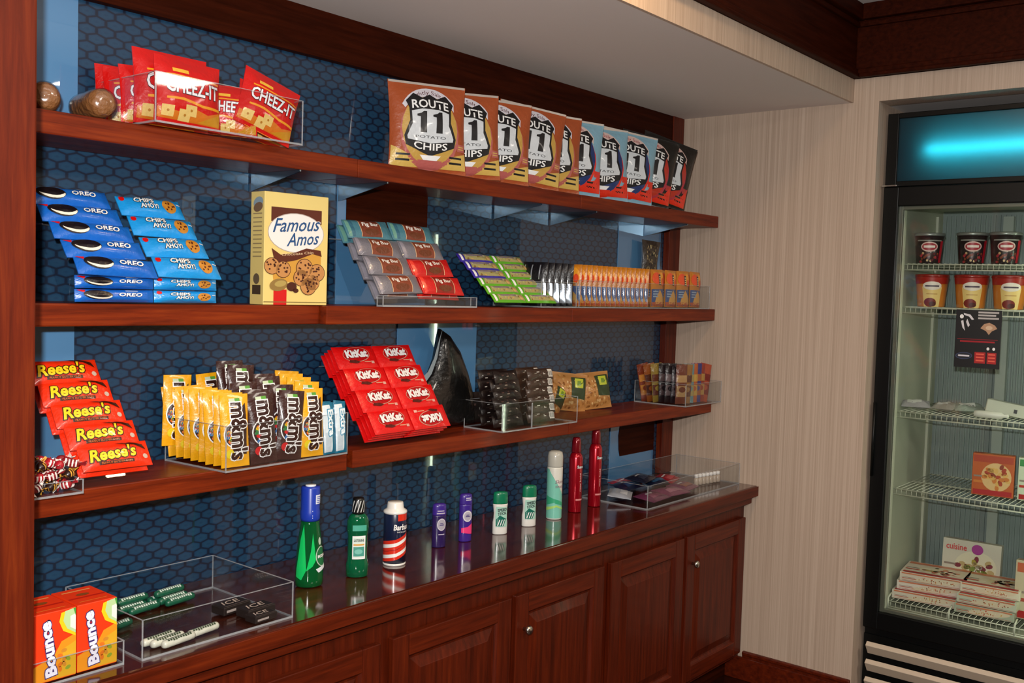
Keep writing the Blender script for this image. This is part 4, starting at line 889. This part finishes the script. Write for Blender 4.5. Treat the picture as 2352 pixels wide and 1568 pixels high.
b.box((4.50, 1.334, .40), (4.52, 1.3445, 2.02), mat('#b8b8a8', .4)); b.box((4.56, 1.05, .40), (4.592, 1.09, 2.02), mat('#9aa09a', .4))
fpart('liner', b)
# lit header sign: a tube behind a blue translucent sheet
b = MB(); b.box((4.0, yb-.042, 2.102), (4.02, yb, 2.388), BK, .002); b.box((4.0, ya, 2.102), (4.02, ya+.042, 2.388), BK, .002); b.box((4.0, ya+.042, 2.368), (4.02, yb-.042, 2.388), BK, .002); b.box((4.0, ya+.042, 2.102), (4.02, yb-.042, 2.122), BK, .002)
fr = fpart('sign_frame', b)
m_, nt, bs = nodes('blue_sign_sheet'); nt.nodes.clear(); o_ = nt.nodes.new('ShaderNodeOutputMaterial'); mx = nt.nodes.new('ShaderNodeMixShader'); t1 = nt.nodes.new('ShaderNodeBsdfTranslucent'); gl = nt.nodes.new('ShaderNodeBsdfGlossy')
t1.inputs[0].default_value = (.10, .48, .70, 1); gl.inputs[1].default_value = .3; mx.inputs[0].default_value = .04; nt.links.new(t1.outputs[0], mx.inputs[1]); nt.links.new(gl.outputs[0], mx.inputs[2]); nt.links.new(mx.outputs[0], o_.inputs[0])
b = MB(); b.box((4.010, ya+.042, 2.122), (4.013, yb-.042, 2.368), m_); fpart('sign_panel', b)
TUBE = emis('sign_tube_light', (.85, 1.0, .62, 1), 17)
b = MB(); b.tube((4.042, .66, 2.240), (4.042, 1.250, 2.240), .008, TUBE, 12); fpart('sign_tube', b)
b = MB(); b.box((4.10, ya+.03, 2.10), (4.11, yb-.03, 2.36), mat('#10222e', .8)); fpart('sign_back', b)
# door
d = MB(); d.box((3.985, 1.338, .335), (4.018, 1.396, 2.098), BK, .003); d.box((3.985, .604, .335), (4.018, .660, 2.098), BK, .003); d.box((3.985, .660, .335), (4.018, 1.338, .405), BK, .003); d.box((3.985, .660, 2.024), (4.018, 1.338, 2.098), BK, .003)
dr = fpart('door', d)
def dpart(n, mb): o = mb.build(n, dr); return o
g = MB(); g.box((3.996, .660, .405), (4.000, 1.338, 2.024), GLASS); dpart('door_glass', g)
g = MB(); gm = mat('#77786c', .35, .5)
for a_, c_ in (((4.0005, 1.322, .405), (4.016, 1.3375, 2.0235)), ((4.0005, .661, .405), (4.016, .676, 2.0235)), ((4.0005, .676, .4055), (4.016, 1.322, .418)), ((4.0005, .676, 2.010), (4.016, 1.322, 2.0235))): g.box(a_, c_, gm, .001)
dpart('door_gasket', g)
g = MB(); g.box((3.975, 1.345, 2.100), (4.0, 1.402, 2.106), STEEL, .001); dpart('hinge', g); g = MB(); g.tube((3.978, 1.388, 1.245), (3.978, 1.388, .95), .006, BK); dpart('lock_rod', g)
g = MB(); gr = mat('#cdbba6', .45)
for k in range(4):
    z = .255-k*.072; T = Matrix.Translation((3.985, 0, z)) @ Matrix.Rotation(R(-38), 4, 'Y'); g.box((-.012, ya+.02, -.026), (.010, yb-.025, .026), gr, .002, T=T)
fpart('grille', g)
g = MB(); g.box((4.012, ya, .02), (4.0195, yb, .30), BK); fpart('grille_backing', g)
WIRE = mat('#c4c6b4', .35)
for z in (1.800, 1.627, 1.205, .890, .425):
    g = MB(); xf = 4.105
    for zz in (0, -.022): g.tube((xf, .66, z+zz), (xf, 1.34, z+zz), .0028, WIRE, 6)
    g.tube((4.57, .66, z), (4.57, 1.34, z), .003, WIRE, 6); g.tube((4.34, .66, z-.003), (4.34, 1.34, z-.003), .003, WIRE, 6)
    for k in range(34): yy = .668+k*.0200; g.tube((xf, yy, z+.003), (4.57, yy, z+.003), .0015, WIRE, 4); g.tube((xf, yy, z-.022), (xf, yy, z), .0015, WIRE, 4)
    fpart('wire_shelf', g)
g = MB(); xf = 4.062
g.tube((xf, .66, .408), (xf, 1.33, .408), .0035, WIRE, 8)
for yy in (1.325, 1.09, .855): g.tube((xf, yy, .408), (xf, yy, .45), .0035, WIRE, 8); g.tube((xf, yy, .45), (4.10, yy, .462), .0035, WIRE, 8)
fpart('wire_guard', g)
lp = MB(); lp.tube((4.085, .668, .5), (4.085, .668, 1.95), .007, emis('freezer_tube_light', (.88, 1.0, .76, 1), 20), 10); fpart('lamp_tube', lp)

# poster on the freezer door
mb = MB(); mb.box((0, 0, 0), (.160, .0008, .218), card('#0c0c0e')); a = Art(mb, flat((0, 0, 0), (1, 0, 0), (0, 0, 1), (0, -1, 0)))
a.ell(.020, .192, .007, .008, WHT, 1, 0, 12); 
for p in ([(.026, .205), (.050, .200), (.064, .182), (.056, .180), (.046, .192), (.028, .198)], [(.018, .175), (.024, .150), (.034, .138), (.030, .155), (.026, .178)], [(.040, .184), (.050, .160), (.044, .152), (.036, .172)]): a.poly(p, card('#d8d4d8'), 1)
for k in range(3): a.rect(.078, .206-k*.011, .150-(k % 2)*.01, .2125-k*.011, card('#b8b2b0'), 1)
a.poly([(.088, .150), (.100, .166), (.118, .172), (.138, .162), (.146, .150), (.128, .140), (.118, .126), (.108, .140)], card('#b89070'), 1); a.ell(.118, .152, .012, .008, card('#d8b898'), 2)
a.rect(.018, .096, .140, .102, card('#a01420'), 1); a.rect(.008, .106, .150, .109, card('#7a1018'), 1)
a.ell(.034, .044, .030, .013, card('#3a4468'), 1, .05, 22); a.ell(.034, .044, .027, .011, card('#20242e'), 2, .05, 22); a.rect(.014, .041, .054, .047, card('#d8d4dc'), 3)
a.rect(.072, .018, .110, .060, card('#a81c1c'), 1); a.rect(.116, .018, .148, .060, card('#a81c1c'), 1)
for k in range(3): a.rect(.077, .026+k*.012, .105, .031+k*.012, card('#e8604a'), 2); a.rect(.120, .026+k*.012, .144, .031+k*.012, card('#e8604a'), 2)
a.ell(.118, .074, .005, .006, WHT, 2, 0, 10); a.ell(.138, .074, .005, .006, WHT, 2, 0, 10)
po = tag(mb.build('poster'), 'small black poster with white and red lettering on the freezer door glass', 'poster'); po.matrix_world = TR(3.9945, 1.102, 1.409, R(-90), 0, R(0))

# tubs
def tub(body, lid, kind):
    b = MB(); r0 = .046 if kind == 1 else .050; r1 = .056 if kind == 1 else .062; H = .110 if kind == 1 else .118
    b.lathe([(r0, 0), (r0+.001, .002), (r1, H)], plastic(body), 32)
    def sf(u, v, e): rr = r0+(r1-r0)*v/H+e+.0004; return (rr*math.sin(u/.055), -rr*math.cos(u/.055), v)
    a = Art(b, sf, .010); rd = random.Random(kind)
    if kind == 1:
        a.ell(.0, .066, .034, .020, card('#d8b8b0'), 1, 0, 22); a.ell(.0, .066, .029, .015, card('#a02030'), 2, 0, 22); a.rect(-.022, .062, .022, .071, card('#e8d8d0'), 3); a.poly([(.044, .004), (.060, .004), (.062, .09), (.046, .09)], card('#b01828'), 1)
        for k in range(26): a.ell(rd.uniform(-.04, .04), rd.uniform(.006, .040), .005, .005, card(rd.choice(['#a02838', '#5a1420', '#c8a878', '#7a3a20'])), 2+k % 2, 0, 7)
        a.rect(-.05, .088, .05, .093, card('#8a8a84'), 1)
    else:
        a.poly([(-.085, .092), (.085, .092), (.085, H), (-.085, H)], card('#a02014'), 1); a.poly([(-.03, .0), (.03, .0), (.036, .08), (-.036, .08)], card('#e8c87c'), 1)
        a.ell(.0, .084, .033, .017, card('#e8dcd0'), 3, 0, 22); a.rect(-.024, .080, .024, .086, card('#4a3a4a'), 4); a.ell(-.006, .018, .024, .018, card('#7a2418'), 2, 0, 14); a.ell(.004, .012, .014, .010, card('#4a140c'), 3, 0, 12); a.rect(-.02, .050, .02, .053, card('#b88a4a'), 2)
    l = MB(); l.lathe([(r1+.001, H-.001), (r1+.003, H+.001), (r1+.003, H+.010), (r1-.003, H+.012), (r1-.006, H+.009), (0, H+.009)], lid, 32)
    return thingbuild('ice_cream_tub', 'tub', [('tub_body', b), ('lid', l)])
t1_ = tub('#241a1c', mat('#8f9490', .3, .5), 1); t1_['group'] = 'dark ice cream tubs on the top freezer shelf'
t2_ = tub('#c8782c', plastic('#8c1a10'), 2); t2_['group'] = 'red and cream ice cream tubs'
PSN = ['nearest the hinge side', 'in the middle', 'at the right']
for k, y in enumerate((1.268, 1.105, .985)): inst(t1_, TR(4.170, y, 1.8055, R(-72)), 'dark ice cream tub on the top freezer shelf, '+PSN[k])
for k, y in enumerate((1.250, 1.100, .962)): inst(t2_, TR(4.170, y, 1.6325, R(-72)), 'red and cream ice cream tub on the second freezer shelf, '+PSN[k])
def meal(W, D, H, base, cols, seed, txt=None):
    mb = MB(); mb.box((0, 0, 0), (W, D, H), card(base), .0012); rd = random.Random(seed)
    for o__, U, V, Nn, w_, h_ in (((0, 0, 0), (1, 0, 0), (0, 0, 1), (0, -1, 0), W, H), ((0, 0, H), (1, 0, 0), (0, 1, 0), (0, 0, 1), W, D)):
        if h_ < .03: continue
        a = Art(mb, flat(o__, U, V, Nn)); a.ell(w_*.58, h_*.46, w_*.36, h_*.34, card(cols[0]), 1, .1, 22)
        for k in range(34): q = rd.uniform(0, 6.28); r = rd.uniform(.1, .95); a.ell(w_*.58+w_*.32*r*math.cos(q), h_*.46+h_*.29*r*math.sin(q), min(w_, h_)*.075, min(w_, h_)*.05, card(rd.choice(cols[1:])), 2+k % 3, q, 8)
        a.rect(w_*.03, h_*.80, w_*.97, h_*.96, card(cols[1]) if not txt else card(base), 1); a.rect(w_*.04, h_*.30, w_*.26, h_*.36, card(cols[2]), 5); a.rect(w_*.04, h_*.44, w_*.24, h_*.48, card('#8a7a70'), 5)
        if txt: a.text(txt, w_*.24, h_*.84, w_*.36, h_*.13, card('#c84a4a'), 6, bold=.02); a.ell(w_*.60, h_*.84, w_*.10, h_*.11, card('#a03a8c'), 6)
        else: a.rect(w_*.04, .004, w_*.96, h_*.14, card('#a81818'), 5)
    return mb.build('frozen_meal_box')
def put(o, lb, cat, M_, grp=None): tag(o, lb, cat, grp); o.matrix_world = M_
G4 = 'frozen meal boxes'
put(meal(.150, .04, .165, '#b8561e', ['#d8b078', '#a83a1c', '#c8742c', '#8a3418', '#d8a85a'], 1), 'red and orange frozen meal box standing on the fourth freezer shelf', 'frozen meal box', TR(4.20, 1.068, .8955, R(-82)), G4)
put(meal(.150, .04, .165, '#c8d0b8', ['#d8dcc8', '#3a8a4a', '#b83020', '#8ab070', '#e8e0d0'], 2), 'red, white and green frozen meal box right of the orange one', 'frozen meal box', TR(4.215, .905, .8955, R(-86)), G4)
put(meal(.225, .04, .190, '#c9c2b4', ['#d8d0b8', '#a89a3c', '#7a8a3a', '#7a2a3a', '#b8a070', '#e0dccc'], 3, 'cuisine'), 'white frozen meal box standing upright, lettered cuisine', 'frozen meal box', TR(4.36, 1.210, .4755, R(-88), R(-4)), G4)
put(meal(.20, .04, .225, '#bcae94', ['#c8b890', '#b85a3a', '#a04030', '#d0c0a0', '#8a6a40'], 4), 'tan frozen meal box standing upright at the right edge of the freezer', 'frozen meal box', TR(4.21, .895, .4355, R(-88), R(-3)), G4)
FC = ['#d8c8ae', '#cf7a58', '#b8442a', '#c8a050', '#8a5a38', '#e8dcc8', '#e0d4bc', '#d8c8a0']
for k, (x, y, z, rz, c_) in enumerate([(4.135, 1.335, .432, -84, '#d8ccbc'), (4.150, 1.322, .470, -80, '#dcd0c4'), (4.150, 1.312, .508, -83, '#d8c8b8')]):
    put(meal(.250, .20, .036, c_, FC, 10+k), 'frozen meal box in the flat pile at the hinge side, %s' % ('lowest', 'middle one', 'on top')[k], 'frozen meal box', TR(x, y, z, R(rz)), G4)
for k, (x, y, z, rz, c_) in enumerate([(4.13, 1.090, .432, -86, '#a8b09c'), (4.14, 1.085, .470, -88, '#c4c8b4'), (4.17, 1.082, .508, -86, '#d8d0bc')]):
    put(meal(.215, .20, .036, c_, FC, 20+k), 'frozen meal box in the flat pile in the middle of the freezer floor, %s' % ('lowest', 'middle one', 'on top')[k], 'frozen meal box', TR(x, y, z, R(rz)), G4)
for k, (x, y, w_, rz, c_) in enumerate([(4.16, 1.285, .11, -70, '#b8b4b8'), (4.17, 1.190, .09, -100, '#a8a49c'), (4.20, 1.085, .12, -60, '#9aa49a')]):
    mb = MB(); a = pillow(w_, .075, .030, mat(c_, .25, .2, .3, .6, 50), mb, .06, 12, 8, .02, seed=200+k, wr=.2); a.rect(-w_*.3, .02, w_*.2, .05, foil('#c8c8c4'), 1)
    put(mb.build('wrapped_sandwich'), 'clear wrapped frozen packet lying on the third freezer shelf, %s from the hinge side' % ORD[k], 'frozen packet', TR(x, y, 1.2245, R(rz), R(-76)), 'wrapped packets on the third freezer shelf')
mb = MB(); mb.box((0, 0, 0), (.150, .055, .050), mat('#b8b8a8', .4, 0, .3), .004); mb.box((.10, -.001, .015), (.112, .0, .03), INK); put(mb.build('ice_cream_carton'), 'pale carton lying tilted on the third freezer shelf', 'carton', TR(4.18, 1.030, 1.232, R(-78), 0, R(9)))
mb = MB(); mb.lathe([(.004, 0), (.013, .004), (.014, .02), (.014, .10), (.006, .11), (.008, .125), (0, .126)], mat('#d8d8cc', .4), 16, T=Matrix.Rotation(R(90), 4, 'Y')); put(mb.build('ice_pop'), 'white wrapped ice pop in front of the pale carton', 'ice pop', TR(4.125, 1.055, 1.2245, R(-92), 0, 0))
